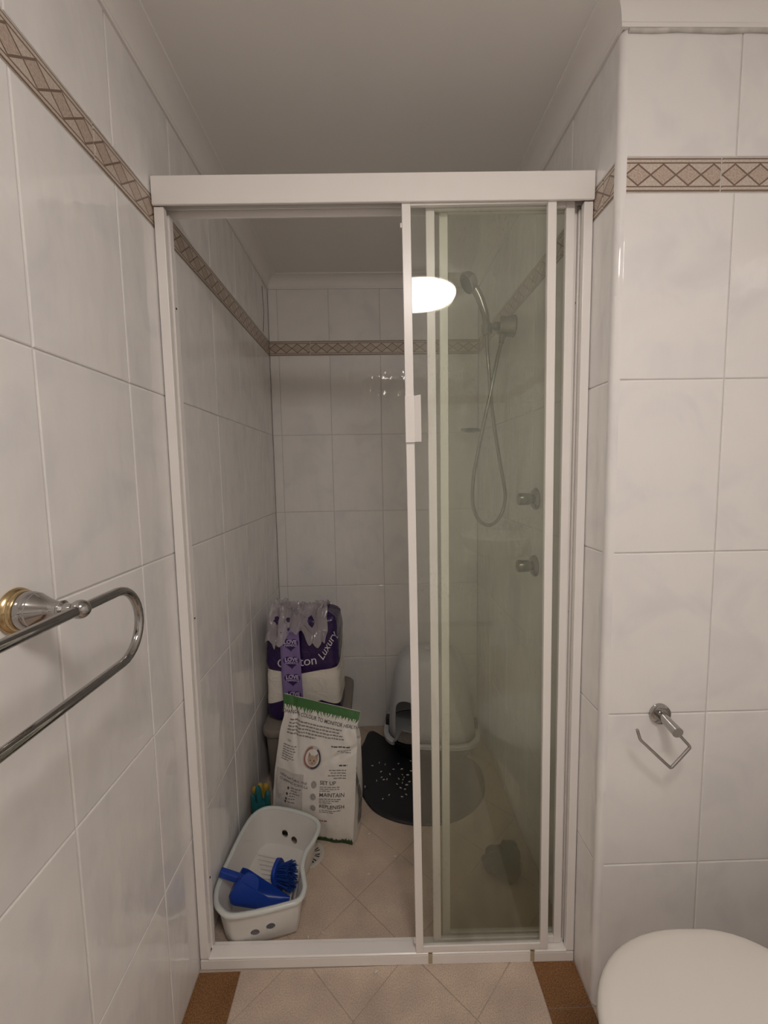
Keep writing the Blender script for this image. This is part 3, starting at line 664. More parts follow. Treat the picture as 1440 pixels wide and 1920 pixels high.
# ---------------------------------------------------------------- grey tub with the pack of toilet paper on it
def rrect(cx, cyv, hx_, hy_, r, z, n=7):
    pts = []
    for sx, sy, a0 in ((1, 1, 0), (-1, 1, 90), (-1, -1, 180), (1, -1, 270)):
        for i in range(n + 1):
            t = math.radians(a0 + 90 * i / n); pts.append((cx + sx * (hx_ - r) + r * math.cos(t), cyv + sy * (hy_ - r) + r * math.sin(t), z))
    return pts
TC = (-0.310, 1.905); TUBH = 0.30
tb = thing('storage_tub', 'grey brown plastic storage tub in the tiled corner under the toilet paper', 'tub', (TC[0], TC[1], 0))
g = G(); g.loft([rrect(*TC, 0.152, 0.208, 0.04, 0.0), rrect(*TC, 0.158, 0.214, 0.045, 0.012), rrect(*TC, 0.172, 0.226, 0.05, TUBH - 0.02), rrect(*TC, 0.172, 0.226, 0.05, TUBH - 0.014)]); g.build('tub_body', 'tub', tb, smooth=50)
g = G(); g.loft([rrect(*TC, 0.178, 0.232, 0.055, TUBH - 0.034), rrect(*TC, 0.183, 0.236, 0.058, TUBH - 0.030), rrect(*TC, 0.183, 0.236, 0.058, TUBH - 0.006), rrect(*TC, 0.176, 0.230, 0.052, TUBH)]); g.build('tub_lid', 'tub', tb, smooth=50)

PX, PY, PZ = -0.318, 1.835, TUBH
pk = thing('toilet_paper_pack', 'opened purple pack of toilet paper standing on the grey tub', 'toilet paper', (PX, PY, PZ), (0, 0, -0.05))
PW, PD, PH = 0.158, 0.105, 0.44
def pack_pt(a, zf):
    """a: 0..1 around the pack, zf: 0..1 up"""
    t = 2 * math.pi * a; c, s_ = math.cos(t), math.sin(t); e = 0.32
    x = PW * math.copysign(abs(c) ** e, c); y = PD * math.copysign(abs(s_) ** e, s_)
    scal = 0.006 * abs(math.cos((x / PW) * math.pi * 1.0))            # two rolls side by side
    k = 1.0 - 0.030 * math.exp(-((zf - 0.51) / 0.05) ** 2) - 0.05 * max(0, zf - 0.62) / 0.38 - 0.12 * max(0, 0.06 - zf) / 0.06
    nz_ = noise.noise(Vector((x * 18, y * 18, zf * 9))) * 0.010 * (0.35 + zf)
    x = x * (k + nz_ * 2.5); y = y * (k + nz_ * 2) + math.copysign(scal, y) * (0.3 if zf > 0.6 else 1)
    z = zf * PH + (0.016 * noise.noise(Vector((x * 20, y * 20, 3))) if zf > 0.85 else 0)
    return (x, y, z)
g = G(); nr, ns = 44, 96
rings = [[pack_pt(j / ns, i / nr) for j in range(ns)] for i in range(nr + 1)]
top = rings[-1]
for k, zz in ((0.9, 0.012), (0.7, 0.02), (0.4, 0.028), (0.1, 0.03)):
    rings.append([(x * k, y * k, z + zz + 0.022 * noise.noise(Vector((x * 16 * k, y * 16, 7)))) for x, y, z in top])
g.loft(rings); body = g.build('wrapper', 'pack', pk, smooth=70, local=True)
def pack_front(x, z, off):
    """point on the pack's front (towards the room) at local x, z"""
    best = None
    for k in range(121):
        a = 0.5 + 0.5 * k / 120
        p = pack_pt(a, min(max(z / PH, 0), 1))
        d = abs(p[0] - x)
        if best is None or d < best[0]: best = (d, p)
    return (x, best[1][1] - off, z)
_fc = {}
def pack_front_fast(x, z, off):
    kx, kz = round(x / 0.003), round(z / 0.003)
    if (kx, kz) not in _fc: _fc[(kx, kz)] = pack_front(kx * 0.003, kz * 0.003, 0)[1]
    return (x, _fc[(kx, kz)] - off, z)
def on_pack(tm, cx, cz, rot, off, name, m, parent):
    vs, fs = tm; c, s_ = math.cos(rot), math.sin(rot); g = G()
    g.add([pack_front_fast(cx + x * c - y * s_, cz + x * s_ + y * c, off) for x, y, _ in vs], fs); return g.build(name, m, parent, local=True)
# lilac carrying strap, printed with hearts; runs up the front and over the top
SXC = -0.030
def strap_path(s):
    """s metres from the foot of the pack: centre line (x, y, z) of the strap"""
    if s < 0.40: return Vector((SXC - 0.030 * s, -PD - 0.0165 - 0.004 * math.sin(s * 9), s))
    t = s - 0.40
    return Vector((SXC - 0.0108 - 0.02 * t, -PD - 0.0165 + 0.55 * t + 0.012 * math.sin(t * 40), 0.40 + 0.62 * t + 0.010 * math.sin(t * 55)))
SWD = 0.043
g = G(); g.grid(lambda u, v: strap_path(v * 0.50) + Vector(((u - 0.5) * 2 * SWD * (1 - 0.08 * v), 0.003 * math.cos((u - 0.5) * 6) - 0.003, 0)), 6, 60)
st = g.build('carry_strap', 'strap', pk, smooth=70, local=True)
sm = st.modifiers.new('thick', 'SOLIDIFY'); sm.thickness = 0.0008
def on_strap(tm, cx, cs, off, name, m):
    vs, fs = tm; g = G(); out = []
    for x, y, _ in vs:
        p = strap_path(cs + y); q = strap_path(cs + y + 0.002); t = (q - p).normalized(); n_ = Vector((0, -t.z, t.y)); n_ = n_ if n_.y < 0 or n_.z > 0.5 else -n_
        out.append(p + Vector((cx + x, 0.003 * math.cos((cx + x) / SWD * 3) - 0.003, 0)) + n_ * off)
    g.add(out, fs); return g.build(name, m, st, local=True)
def heart(w_):
    pts = []
    for i in range(36):
        t = 2 * math.pi * i / 36; pts.append((w_ * 16 * math.sin(t) ** 3 / 16, w_ * (13 * math.cos(t) - 5 * math.cos(2 * t) - 2 * math.cos(3 * t) - math.cos(4 * t)) / 17.5, 0))
    return pts + [(0, 0, 0)], [(i, (i + 1) % 36, 36) for i in range(36)]
for k in range(6):
    cs = 0.052 + 0.0745 * k
    on_strap(heart(0.0335), 0.002, cs, 0.0016, 'heart_print', 'heart')
    on_strap(text_mesh('LOVE', 0.0225, offset=0.0006), 0.002, cs + 0.003, 0.0026, 'lettering', 'lilac_text')
    on_strap(text_mesh('HANDLE', 0.0135, offset=0.0002), 0.003, cs - 0.0085, 0.0026, 'lettering', 'lilac_text')
on_pack(text_mesh('8', 0.047), -0.108, 0.330, 0, 0.0030, 'lettering', 'gold_print', body)
on_pack(text_mesh('Quilton', 0.054), -0.016, 0.250, 0.10, 0.0030, 'lettering', 'white_text', body)
on_pack(text_mesh('Luxury', 0.044, shear=0.35), 0.122, 0.325, math.radians(60), 0.0030, 'lettering', 'white_text', body)
# torn clear film crumpled over the top
def film_pt(u, v):
    x = -0.135 + 0.245 * u; y = -0.135 + 0.21 * v
    edge = max(0, 0.30 - v) / 0.30
    z = 0.452 + 0.030 * noise.noise(Vector((x * 22, y * 22, 1))) + 0.020 * noise.noise(Vector((x * 60, y * 60, 5))) + 0.010 * abs(noise.noise(Vector((x * 110, y * 110, 6)))) + 0.045 * math.sin(v * math.pi) * (0.6 + 0.6 * abs(u - 0.45))
    z -= edge ** 1.1 * (0.075 + 0.035 * math.sin(u * 8.5 + 0.6) + 0.05 * noise.noise(Vector((u * 9, v * 3, 12))))
    y = y - 0.010 * edge + 0.02 * noise.noise(Vector((x * 30, y * 30, 9)))
    return (x + 0.01 * noise.noise(Vector((x * 40, v * 8, 2))), y, z)
g = G(); g.grid(film_pt, 54, 48); fo = g.build('torn_film', 'film', pk, smooth=25, local=True)

# ---------------------------------------------------------------- white bag of cat litter
BGX, BGY = -0.256, 1.470
bg = thing('cat_litter_bag', 'white bag of cat litter with green grass printed top leaning back', 'litter bag', (BGX, BGY, 0.0025), (0, 0, -0.225))
BW, BH, BDp = 0.308, 0.470, 0.115
def bag_front(u, v):
    """front face of the bag, u across 0..1, v up 0..1 (local coordinates)"""
    wv = 1.0 + 0.045 * math.sin(min(v, 0.8) / 0.8 * math.pi) - 0.055 * math.exp(-((v - 0.86) / 0.05) ** 2) + 0.02 * max(0, v - 0.9) * 10
    x = (u - 0.5) * BW * wv
    lean = 0.135 * v ** 1.7
    bul = (1 - abs(2 * u - 1) ** 2.6) * (0.031 * math.sin(min(v * 1.12, 1) * math.pi) ** 0.9)
    wr = 0.006 * noise.noise(Vector((u * 5, v * 5.5, 4.0))) + 0.0035 * noise.noise(Vector((u * 11, v * 12, 8.0)))
    cr1 = 0.010 * math.exp(-((u - 0.16 - 0.45 * (0.9 - v)) / 0.03) ** 2) * max(0, min(1, (v - 0.55) * 5)) * (1 if v < 0.93 else 0.3)
    cr2 = 0.008 * math.exp(-((v - 0.62 - 0.28 * (u - 0.65)) / 0.022) ** 2) * max(0, min(1, (u - 0.55) * 4))
    y = lean - bul + wr * min(1, (1 - v) * 6 + 0.2) + cr1 + cr2
    z = v * BH * 0.985 - (0.045 * (u - 0.3) * max(0, v - 0.6) / 0.4) + 0.004 * noise.noise(Vector((u * 3, v * 3, 2)))
    return Vector((x, y, max(z, 0.0)))
def bag_depth(v): return BDp * max(0.0, (1 - max(0, v - 0.25) / 0.72)) ** 0.8 + 0.004
rings = []; NF, NG, NV = 64, 10, 96
for i in range(NV + 1):
    v = i / NV; r = []; D = bag_depth(v); pin = 0.055 * min(1, max(0, v - 0.3) / 0.5) * min(1, D / 0.05)
    for k in range(NF + 1): r.append(bag_front(k / NF, v))
    fr, fl = bag_front(1, v), bag_front(0, v)
    for k in range(1, NG):
        t = k / NG; p = fr + Vector((0.010 * math.sin(t * math.pi) * (1 - v) - pin * math.sin(t * math.pi) ** 1.5, D * t, 0)); r.append(p)
    for k in range(NF, -1, -1):
        p = bag_front(k / NF, v); u = k / NF
        r.append(Vector((p.x, (fr.y * u + fl.y * (1 - u)) + D + 0.012 * math.sin(u * math.pi) * math.sin(v * math.pi), p.z)))
    for k in range(1, NG):
        t = 1 - k / NG; p = fl + Vector((-0.010 * math.sin(t * math.pi) * (1 - v) + pin * math.sin(t * math.pi) ** 1.5, D * t, 0)); r.append(p)
    rings.append(r)
g = G(); g.loft(rings); bag = g.build('bag_body', 'bag_white', bg, smooth=50, local=True)
def bag_surf(u, v, off):
    p = bag_front(u, v); a = bag_front(u + 0.01, v) - p; b = bag_front(u, min(v + 0.01, 1.0)) - bag_front(u, min(v + 0.01, 1.0) - 0.01)
    n_ = a.cross(b).normalized(); n_ = n_ if n_.y < 0 else -n_
    return p + n_ * off
def on_bag(tm, cu, cv, off, name, m, rot=0.0, parent=None):
    """flat print given in metres around (cu, cv) laid onto the bag front"""
    vs, fs = tm; c, s_ = math.cos(rot), math.sin(rot); g = G()
    g.add([bag_surf(cu + (x * c - y * s_) / BW, cv + (x * s_ + y * c) / BH, off) for x, y, _ in vs], fs); return g.build(name, m, parent or bag, local=True)
def strips(rects, nx=14):
    vs, fs = [], []
    for x0, x1, y0, y1 in rects:
        n = max(1, min(nx, int((x1 - x0) / 0.008) + 1)); b = len(vs)
        for k in range(n + 1):
            x = x0 + (x1 - x0) * k / n; vs += [(x, y0, 0), (x, y1, 0)]
        for k in range(n): fs.append((b + 2 * k, b + 2 * k + 2, b + 2 * k + 3, b + 2 * k + 1))
    return vs, fs
def lines_of_print(cu, cv, width, n, pitch, hgt, align='L', m='ink_soft', off=0.0016):
    """rows of print too small to read: broken rules of word length"""
    rects = []
    for k in range(n):
        ln = width * random.uniform(0.82, 1.0) if k < n - 1 else width * random.uniform(0.4, 0.8)
        x = 0.0 if align == 'L' else (width - ln)
        while x < (ln if align == 'L' else width):
            wd = random.uniform(0.006, 0.016); e = min(x + wd, ln if align == 'L' else width)
            rects.append((x, e, -k * pitch, -k * pitch + hgt)); x = e + 0.0025
    o = on_bag(strips(rects, 3), cu, cv, off, 'small_print', m); return o
# green heads with a ragged grass edge
def grass(top, n, seed, vlo, vhi, name, m):
    rnd = random.Random(seed); g = G(); K = 60
    vs, fs = [], []
    if top:
        for k in range(K + 1): vs += [bag_surf(k / K, 1.0, 0.0012), bag_surf(k / K, vlo, 0.0014)]
    else:
        for k in range(K + 1): vs += [bag_surf(k / K, 0.002, 0.0012), bag_surf(k / K, vhi, 0.0014)]
    fs = [(2 * k, 2 * k + 1, 2 * k + 3, 2 * k + 2) for k in range(K)]
    for k in range(n):
        u = (k + rnd.random()) / n; ln = rnd.uniform(0.012, 0.05) * (1.25 if u < 0.12 or u > 0.85 else 0.9); wd = rnd.uniform(0.006, 0.012); sl = rnd.uniform(-0.035, 0.035)
        v0 = vlo if top else vhi; s = -1 if top else 0.35
        b = len(vs); u0, u1 = max(0, u - wd), min(1, u + wd); um = min(max(u + sl * 0.4, 0), 1); ue = min(max(u + sl, 0), 1)
        vs += [bag_surf(u0, v0 - s * 0.004, 0.0013), bag_surf(u1, v0 - s * 0.004, 0.0013), bag_surf(min(um + wd * 0.6, 1), v0 + s * ln * 0.5, 0.0015), bag_surf(max(um - wd * 0.6, 0), v0 + s * ln * 0.5, 0.0015), bag_surf(ue, v0 + s * ln, 0.0015)]
        fs += [(b, b + 1, b + 2, b + 3), (b + 3, b + 2, b + 4)]
    g.add(vs, fs); return g.build(name, m, bag, local=True)
grass(True, 46, 3, 0.935, 1.0, 'grass_print', 'green')
grass(False, 40, 5, 0.0, 0.030, 'grass_print', 'green_dark')
on_bag(text_mesh('CHANGES COLOUR TO MONITOR HEALTH', 0.0165, offset=0.0002), 0.505, 0.868, 0.0016, 'lettering', 'ink', rot=-0.03)
lines_of_print(0.10, 0.835, 0.245, 5, 0.0098, 0.0042)
on_bag(text_mesh('RED', 0.0095), 0.155, 0.700, 0.0016, 'lettering', 'ink_soft')
lines_of_print(0.08, 0.672, 0.060, 7, 0.0072, 0.0028)
lines_of_print(0.60, 0.718, 0.098, 1, 0.008, 0.0042, 'R', 'ink')
lines_of_print(0.76, 0.690, 0.052, 2, 0.0072, 0.0028, 'R')
lines_of_print(0.72, 0.590, 0.056, 1, 0.008, 0.0042, 'R', 'ink')
lines_of_print(0.68, 0.560, 0.066, 4, 0.0085, 0.0030, 'R')
# round cat picture
def disc(r0, r1, a0=0, a1=2 * math.pi, n=40, sy=1.0):
    vs, fs = [], []
    for i in range(n + 1):
        t = a0 + (a1 - a0) * i / n; vs += [(r0 * math.cos(t), r0 * math.sin(t) * sy, 0), (r1 * math.cos(t), r1 * math.sin(t) * sy, 0)]
    for i in range(n): fs.append((2 * i, 2 * i + 1, 2 * i + 3, 2 * i + 2))
    return vs, fs
CU, CV = 0.485, 0.630
on_bag(disc(0.0355, 0.0366), CU, CV, 0.0016, 'ring_print', 'icon')
on_bag(disc(0.0265, 0.033, math.radians(95), math.radians(250), sy=1.04), CU, CV, 0.0017, 'ring_print', 'ring_red')
on_bag(disc(0.0265, 0.033, math.radians(-95), math.radians(60), sy=1.04), CU, CV, 0.0017, 'ring_print', 'ring_dark')
on_bag(disc(0.0265, 0.033, math.radians(60), math.radians(95), 8, sy=1.04), CU, CV, 0.0017, 'ring_print', 'print_panel')
on_bag(disc(0.0265, 0.033, math.radians(250), math.radians(265), 6, sy=1.04), CU, CV, 0.0017, 'ring_print', 'ring_red')
on_bag(disc(0.0005, 0.0175, n=28, sy=0.92), CU + 0.005, CV - 0.013, 0.0019, 'cat_picture', 'cat_fur')
on_bag(([(-0.019, -0.004, 0), (-0.004, 0.009, 0), (-0.015, 0.021, 0), (0.005, 0.010, 0), (0.019, -0.002, 0), (0.019, 0.021, 0)], [(0, 1, 2), (3, 4, 5)]), CU + 0.005, CV - 0.008, 0.0018, 'cat_picture', 'cat_ear')
for sx in (-0.0075, 0.0065): on_bag(disc(0.0003, 0.0026, n=12, sy=0.85), CU + 0.005 + sx / BW, CV - 0.013, 0.0024, 'cat_picture', 'ink')
on_bag(disc(0.0003, 0.0022, n=10), CU + 0.005, CV - 0.030, 0.0024, 'cat_picture', 'ink_red')
# lower left grey panel with its heading and bullet points
on_bag(strips([(0, 0.112, k * 0.0115, (k + 1) * 0.0115) for k in range(13)]), 0.035, 0.195, 0.0010, 'tinted_panel', 'print_panel')
on_bag(text_mesh('NEW NATURAL PINE', 0.0118, 'LEFT', 0.15), 0.085, 0.470, 0.0018, 'lettering', 'ink', rot=-0.10)
on_bag(text_mesh('CLUMPING FORMULA', 0.0118, 'LEFT', 0.15), 0.085, 0.443, 0.0018, 'lettering', 'ink', rot=-0.10)
for k, cv in enumerate((0.400, 0.358, 0.317, 0.292)):
    on_bag(disc(0.0003, 0.0038, n=14, sy=1.3), 0.215 - 0.012 * k, cv, 0.0018, 'bullet_print', 'ink')
    lines_of_print(0.245 - 0.012 * k, cv + 0.0, 0.045, 2 if k < 2 else 1, 0.0095, 0.0040)
for k in range(3): on_bag(disc(0.006, 0.0068, n=20, sy=1.2), 0.11 + 0.02 * (k % 2), 0.40 - 0.045 * k, 0.0018, 'cat_drawing', 'icon')
# right hand instructions
for cv, wd_ in ((0.462, 'SET UP'), (0.378, 'MAINTAIN'), (0.290, 'REPLENISH')):
    on_bag(text_mesh(wd_, 0.0185, 'LEFT', offset=0.0001), 0.600, cv, 0.0018, 'lettering', 'ink')
    on_bag(disc(0.0003, 0.0105, n=22, sy=1.15), 0.530, cv - 0.006, 0.0016, 'icon_print', 'icon')
    on_bag(disc(0.005, 0.0062, n=18, sy=1.15), 0.530, cv - 0.006, 0.0019, 'icon_print', 'ink_soft')
    lines_of_print(0.600, cv - 0.020, 0.083, 3 if cv > 0.3 else 2, 0.0066, 0.0027)
lines_of_print(0.46, 0.185, 0.085, 2, 0.0095, 0.0042, m='ink_red')
# side gusset print
def gusset(s, v, off=0.0016):
    D = bag_depth(v); pin = 0.055 * min(1, max(0, v - 0.3) / 0.5) * min(1, D / 0.05)
    return bag_front(1, v) + Vector((0.010 * math.sin(s * math.pi) * (1 - v) - pin * math.sin(s * math.pi) ** 1.5 + off + 0.002, D * s, 0))
def on_gusset(tm, cs, cv, name, m, rot=0.0):
    vs, fs = tm; c, s_ = math.cos(rot), math.sin(rot); g = G()
    g.add([gusset(min(max(cs + (x * c - y * s_) / 0.11, 0), 1), cv + (x * s_ + y * c) / BH) for x, y, _ in vs], fs); g.build(name, m, bag, local=True)
on_gusset(text_mesh('ATION', 0.028), 0.42, 0.60, 'lettering', 'ink', 1.0)
on_gusset(text_mesh('GUIDE', 0.028), 0.60, 0.56, 'lettering', 'ink', 1.0)
for cv in (0.44, 0.345, 0.25, 0.16):
    on_gusset(strips([(-0.016, 0.016, -0.020 + 0.010 * k, -0.010 + 0.010 * k) for k in range(4)], 4), 0.40, cv, 'picture_print', 'ink_soft')

# ---------------------------------------------------------------- floor waste
DX, DY = -0.262, 1.405
dr = thing('floor_drain', 'round pale plastic drain grate with slots in the shower floor', 'drain', (DX, DY, 0))
g = G(); g.lathe([(0, 0.056), (0.0012, 0.056), (0.0018, 0.054), (0.0018, 0.044), (0.0014, 0.043), (0.0014, 0.0001)], (DX, DY, 0), (0, 0, 1), 44); g.build('grate', 'drain', dr, smooth=30)
g = G()
for k in range(18):
    a = 2 * math.pi * k / 18; d = Vector((math.cos(a), math.sin(a), 0)); p = Vector((-d.y, d.x, 0)); c = Vector((DX, DY, 0))
    s_ = 1 if k % 2 else -1
    q = [c + d * 0.024 + p * (0.001 + s_ * 0.002), c + d * 0.041 + p * (0.0035 + s_ * 0.002), c + d * 0.041 + p * (-0.0015 + s_ * 0.002), c + d * 0.024 + p * (-0.0015 + s_ * 0.002)]
    g.loft([[v + Vector((0, 0, 0.0010)) for v in q], [v + Vector((0, 0, 0.00165)) for v in q]])
g.build('slots', 'dark', dr)

# ---------------------------------------------------------------- white bean shaped bath caddy
rim_px = [(430, 1720), (410, 1708), (402, 1690), (408, 1655), (430, 1605), (455, 1555), (475, 1527), (500, 1514), (535, 1516), (575, 1527), (596, 1540), (598, 1556), (588, 1578), (574, 1600), (568, 1625), (571, 1648), (572, 1668), (560, 1690), (525, 1702), (475, 1714)]
CH = 0.130
rim0 = [px(a, b, 2, CH) + Vector((0, 0.005, 0)) for a, b in rim_px]
rim = smooth_closed(rim0, 96)
cc = sum(rim, Vector()) / len(rim)
rim = [Vector((max(p.x, XL + 0.010), p.y, CH)) for p in rim]
def off_ring(k, z, dx=0, dy=0, inset=0.0):
    out = []
    n = len(rim)
    for i in range(n):
        p = rim[i]; t = (rim[(i + 1) % n] - rim[i - 1]).normalized(); nn = Vector((t.y, -t.x, 0))
        if (p - cc).dot(nn) < 0 and abs((p - cc).normalized().dot(nn)) > 0.5: nn = -nn
        q = cc + (p - cc) * k - nn * inset
        out.append(Vector((q.x + dx, q.y + dy, z)))
    return out
# orientation-safe inset: use winding instead of the centre test
area = sum(rim[i].x * rim[(i + 1) % 96].y - rim[(i + 1) % 96].x * rim[i].y for i in range(96))
sgn = 1 if area > 0 else -1
def cring(ins, z):
    out = []
    for i in range(96):
        t = (rim[(i + 1) % 96] - rim[i - 1]).normalized(); inn = Vector((-t.y, t.x, 0)) * sgn
        k = ins * (0.88 + 0.25 * max(0, min(1, (rim[i].y - 1.09) / 0.38))) if ins > 0.012 else ins
        q = rim[i] + inn * k; out.append((q.x, q.y, z))
    return out
cad = thing('bath_caddy', 'white plastic bean shaped caddy with round holes and pale mint rim', 'caddy', (cc.x, cc.y, 0.0025))
Z0 = 0.0025
g = G(); g.loft([cring(0.034, Z0), cring(0.027, Z0 + 0.004), cring(0.0235, Z0 + 0.014), cring(0.006, CH - 0.012), cring(0.006, CH - 0.004), cring(0.0085, CH - 0.004), cring(0.026, Z0 + 0.020), cring(0.030, Z0 + 0.010), cring(0.044, Z0 + 0.005)])
shell = g.build('caddy_shell', 'caddy', cad, smooth=45)
ctr_front = px(489, 1748, 2, 0.05); dirF = Vector((0.16, -1.0, 0)).normalized()
cutters = []
for a, b in ((478, 1752), (507, 1745)):
    p = px(a, b, 1, 1.105); g = G(); g.lathe([(-0.05, 0.0128), (0.05, 0.0128)], (p.x, p.y, p.z), dirF, 24); cutters.append(g.build('hole_cutter', 'caddy'))
for a, b in ((533, 1565), (554, 1571)):
    p = px(a, b, 1, 1.440); g = G(); g.lathe([(-0.06, 0.0125), (0.06, 0.0125)], (p.x, p.y, p.z), Vector((0.3, 1, 0)), 24); cutters.append(g.build('hole_cutter', 'caddy'))
cut(shell, cutters)
g = G(); g.loft([cring(0.001, CH - 0.008), cring(-0.003, CH - 0.010), cring(-0.005, CH - 0.006), cring(-0.003, CH), cring(0.003, CH + 0.002), cring(0.009, CH), cring(0.010, CH - 0.004), cring(0.004, CH - 0.004), cring(0.001, CH - 0.008)], False, False); g.build('caddy_rim', 'caddy_rim', cad, smooth=60)
for k in range(9):      # moulded ribs on the caddy floor
    a = px(478 + 2 * k, 1600 + 9 * k, 2, 0.012); b = px(532 + 1.2 * k, 1612 + 8 * k, 2, 0.012)
    g = G(); g.tube([a + (b - a) * 0.1, a + (b - a) * 0.98], 0.0028, 6); g.build('floor_rib', 'caddy', cad, smooth=60)

# blue scoop in the caddy, its handle over the rim
A = px(452, 1637, 2, 0.145); T = px(541, 1692, 2, 0.055); He = Vector((-0.493, 1.198, 0.152))
ax = (T - A).normalized(); upv = Vector((0.12, 0.35, 1)); up_ = (upv - ax * upv.dot(ax)).normalized(); sd_ = up_.cross(ax)
Ls = (T - A).length
bs = thing('blue_scoop', 'cobalt blue plastic scoop lying in the white caddy with handle over rim', 'scoop', tuple(A))
def scoop_ring(t, thick):
    w2 = 0.040 * (1 - 0.25 * t) if t > 0.12 else 0.030 + 0.010 * t / 0.12
    dep = 0.072 * (1 - t) ** 0.75 + 0.006
    if t < 0.1: dep *= 0.75 + 2.5 * t
    c = A + ax * (Ls * 1.02 * t); r = []
    for k in range(21):
        a = math.pi * k / 20; x = math.copysign(abs(math.cos(a)) ** 0.55, math.cos(a)); y = math.sin(a) ** 0.6
        r.append(c + sd_ * (x * (w2 - thick)) - up_ * (y * (dep - thick)))
    return r
tt = [0.0, 0.03, 0.08, 0.15, 0.25, 0.4, 0.55, 0.7, 0.85, 0.95, 1.0]
g = G(); ro = [scoop_ring(t, 0.0) for t in tt]; ri = [[p + up_ * 0.0005 for p in scoop_ring(max(t, 0.02), 0.0022)] for t in tt]
vs = [r + list(reversed(q)) for r, q in zip(ro, ri)]
g.loft(vs); g.build('scoop_bowl', 'blue', bs, smooth=50)
hd1 = (He - A).normalized(); hs1 = Vector((-hd1.y, hd1.x, 0)).normalized()
def bar(g, p, q, w_, h_, upd=Vector((0, 0, 1))):
    d = (q - p).normalized(); s_ = d.cross(upd).normalized(); u_ = s_.cross(d)
    rr = lambda c, k: [c + s_ * (w_ * k * a) + u_ * (h_ * k * b) for a, b in ((-1, -1), (1, -1), (1, 1), (-1, 1))]
    g.loft([rr(p, 1), rr(q, 1)]); return g
g = G(); bar(g, A + ax * 0.012 - up_ * 0.012, He, 0.009, 0.0105); g.build('handle', 'blue', bs, bevel=0.003)
g = G(); tb0 = A + ax * 0.03 + up_ * 0.0; g.loft([[tb0 + ax * a - sd_ * 0.034 * 1 + up_ * b + Vector((0, dd, 0)) for a, b in ((-0.026, -0.01), (0.034, -0.022), (0.034, 0.006), (0.022, 0.024), (0.004, 0.030), (-0.016, 0.026), (-0.025, 0.012))] for dd in (0.0, 0.004)]); g.build('thumb_guard', 'blue', bs, bevel=0.001)
g = G(); g.loft([ro[0], [A + ax * -0.003 + (p - A) * 0.6 for p in ro[0]]]); g.build('back_plate', 'blue', bs, smooth=40)

# blue brush standing in the caddy
bp0 = Vector((-0.322, 1.276, 0.0)); br = thing('blue_brush', 'blue scrubbing brush with flared bristles standing in the white caddy', 'brush', (bp0.x, bp0.y, 0.02), (0.30, -0.12, -0.25))
g = G(); rr = []
for k in range(24):
    t = 2 * math.pi * k / 24; rr.append((0.036 * math.copysign(abs(math.cos(t)) ** 0.7, math.cos(t)), 0.050 * math.copysign(abs(math.sin(t)) ** 0.7, math.sin(t))))
g.loft([[(xx, a * 1.0, 0.052 + b) for a, b in rr] for xx in (-0.006, 0.006)]); g.build('brush_back', 'blue', br, smooth=40, bevel=0.002, local=True)
g = G()
for i in range(9):
    for j in range(11):
        a, b = (i - 4) / 4, (j - 5) / 5
        if a * a + b * b > 1.15: continue
        for q in range(3):
            p = Vector((0.005, a * 0.026 + random.uniform(-.002, .002), 0.052 + b * 0.036 + random.uniform(-.002, .002)))
            e = Vector((0.046 + random.uniform(-.004, .004), a * 0.037 + random.uniform(-.004, .004), 0.054 + b * 0.050 + random.uniform(-.004, .004)))
            g.tube([p, e], [0.0016, 0.0013], 4)
bb = g.build('bristles', 'blue_bristle', br, local=True); bb['kind'] = 'stuff'

# rubber gloves tucked behind the caddy
def glove(name, label, m, base, up, side, fingers, palm_w):
    gl = thing(name, label, 'glove', tuple(base), group='rubber gloves behind the caddy')
    base, up, side = Vector(base), Vector(up).normalized(), Vector(side).normalized(); g = G()
    dpt = up.cross(side).normalized()
    pr = []
    for k, (hh, ww, dd) in enumerate(((0.0, 0.8, 0.010), (0.02, 0.9, 0.013), (0.06, 1.0, 0.014), (0.10, 1.05, 0.014), (0.125, 0.9, 0.011))):
        pr.append([base + up * hh + side * (palm_w * ww * math.cos(2 * math.pi * j / 20)) + dpt * (dd * math.sin(2 * math.pi * j / 20)) for j in range(20)])
    g.loft(pr); g.build('palm', m, gl, smooth=60)
    for off, ln, r, bend in fingers:
        p0 = base + side * off + up * 0.105; pts = [p0 + up * (ln * t) + side * (bend * t * t) - dpt * (0.01 * t * t) for t in (0, 0.25, 0.5, 0.7, 0.85, 0.94, 1.0)]
        g = G(); g.tube(pts, [r, r * 1.03, r, r * 0.95, r * 0.82, r * 0.55, r * 0.12], 14); g.build('finger', m, gl, smooth=60)
    return gl
glove('rubber_glove', 'teal rubber glove with fingers up between caddy and litter bag', 'teal', (-0.452, 1.510, 0.002), (0, 0.0, 1), (1, 0.15, 0), [(-0.026, 0.058, 0.0105, -0.004), (-0.005, 0.090, 0.0115, -0.006), (0.022, 0.062, 0.0115, 0.006)], 0.034)
glove('rubber_glove', 'yellow rubber glove standing behind the teal glove against tiled wall', 'yellow', (-0.462, 1.556, 0.002), (0, 0.0, 1), (1, 0.15, 0), [(-0.024, 0.050, 0.0125, -0.002), (-0.004, 0.062, 0.013, 0.0), (0.016, 0.058, 0.0125, 0.003)], 0.032)

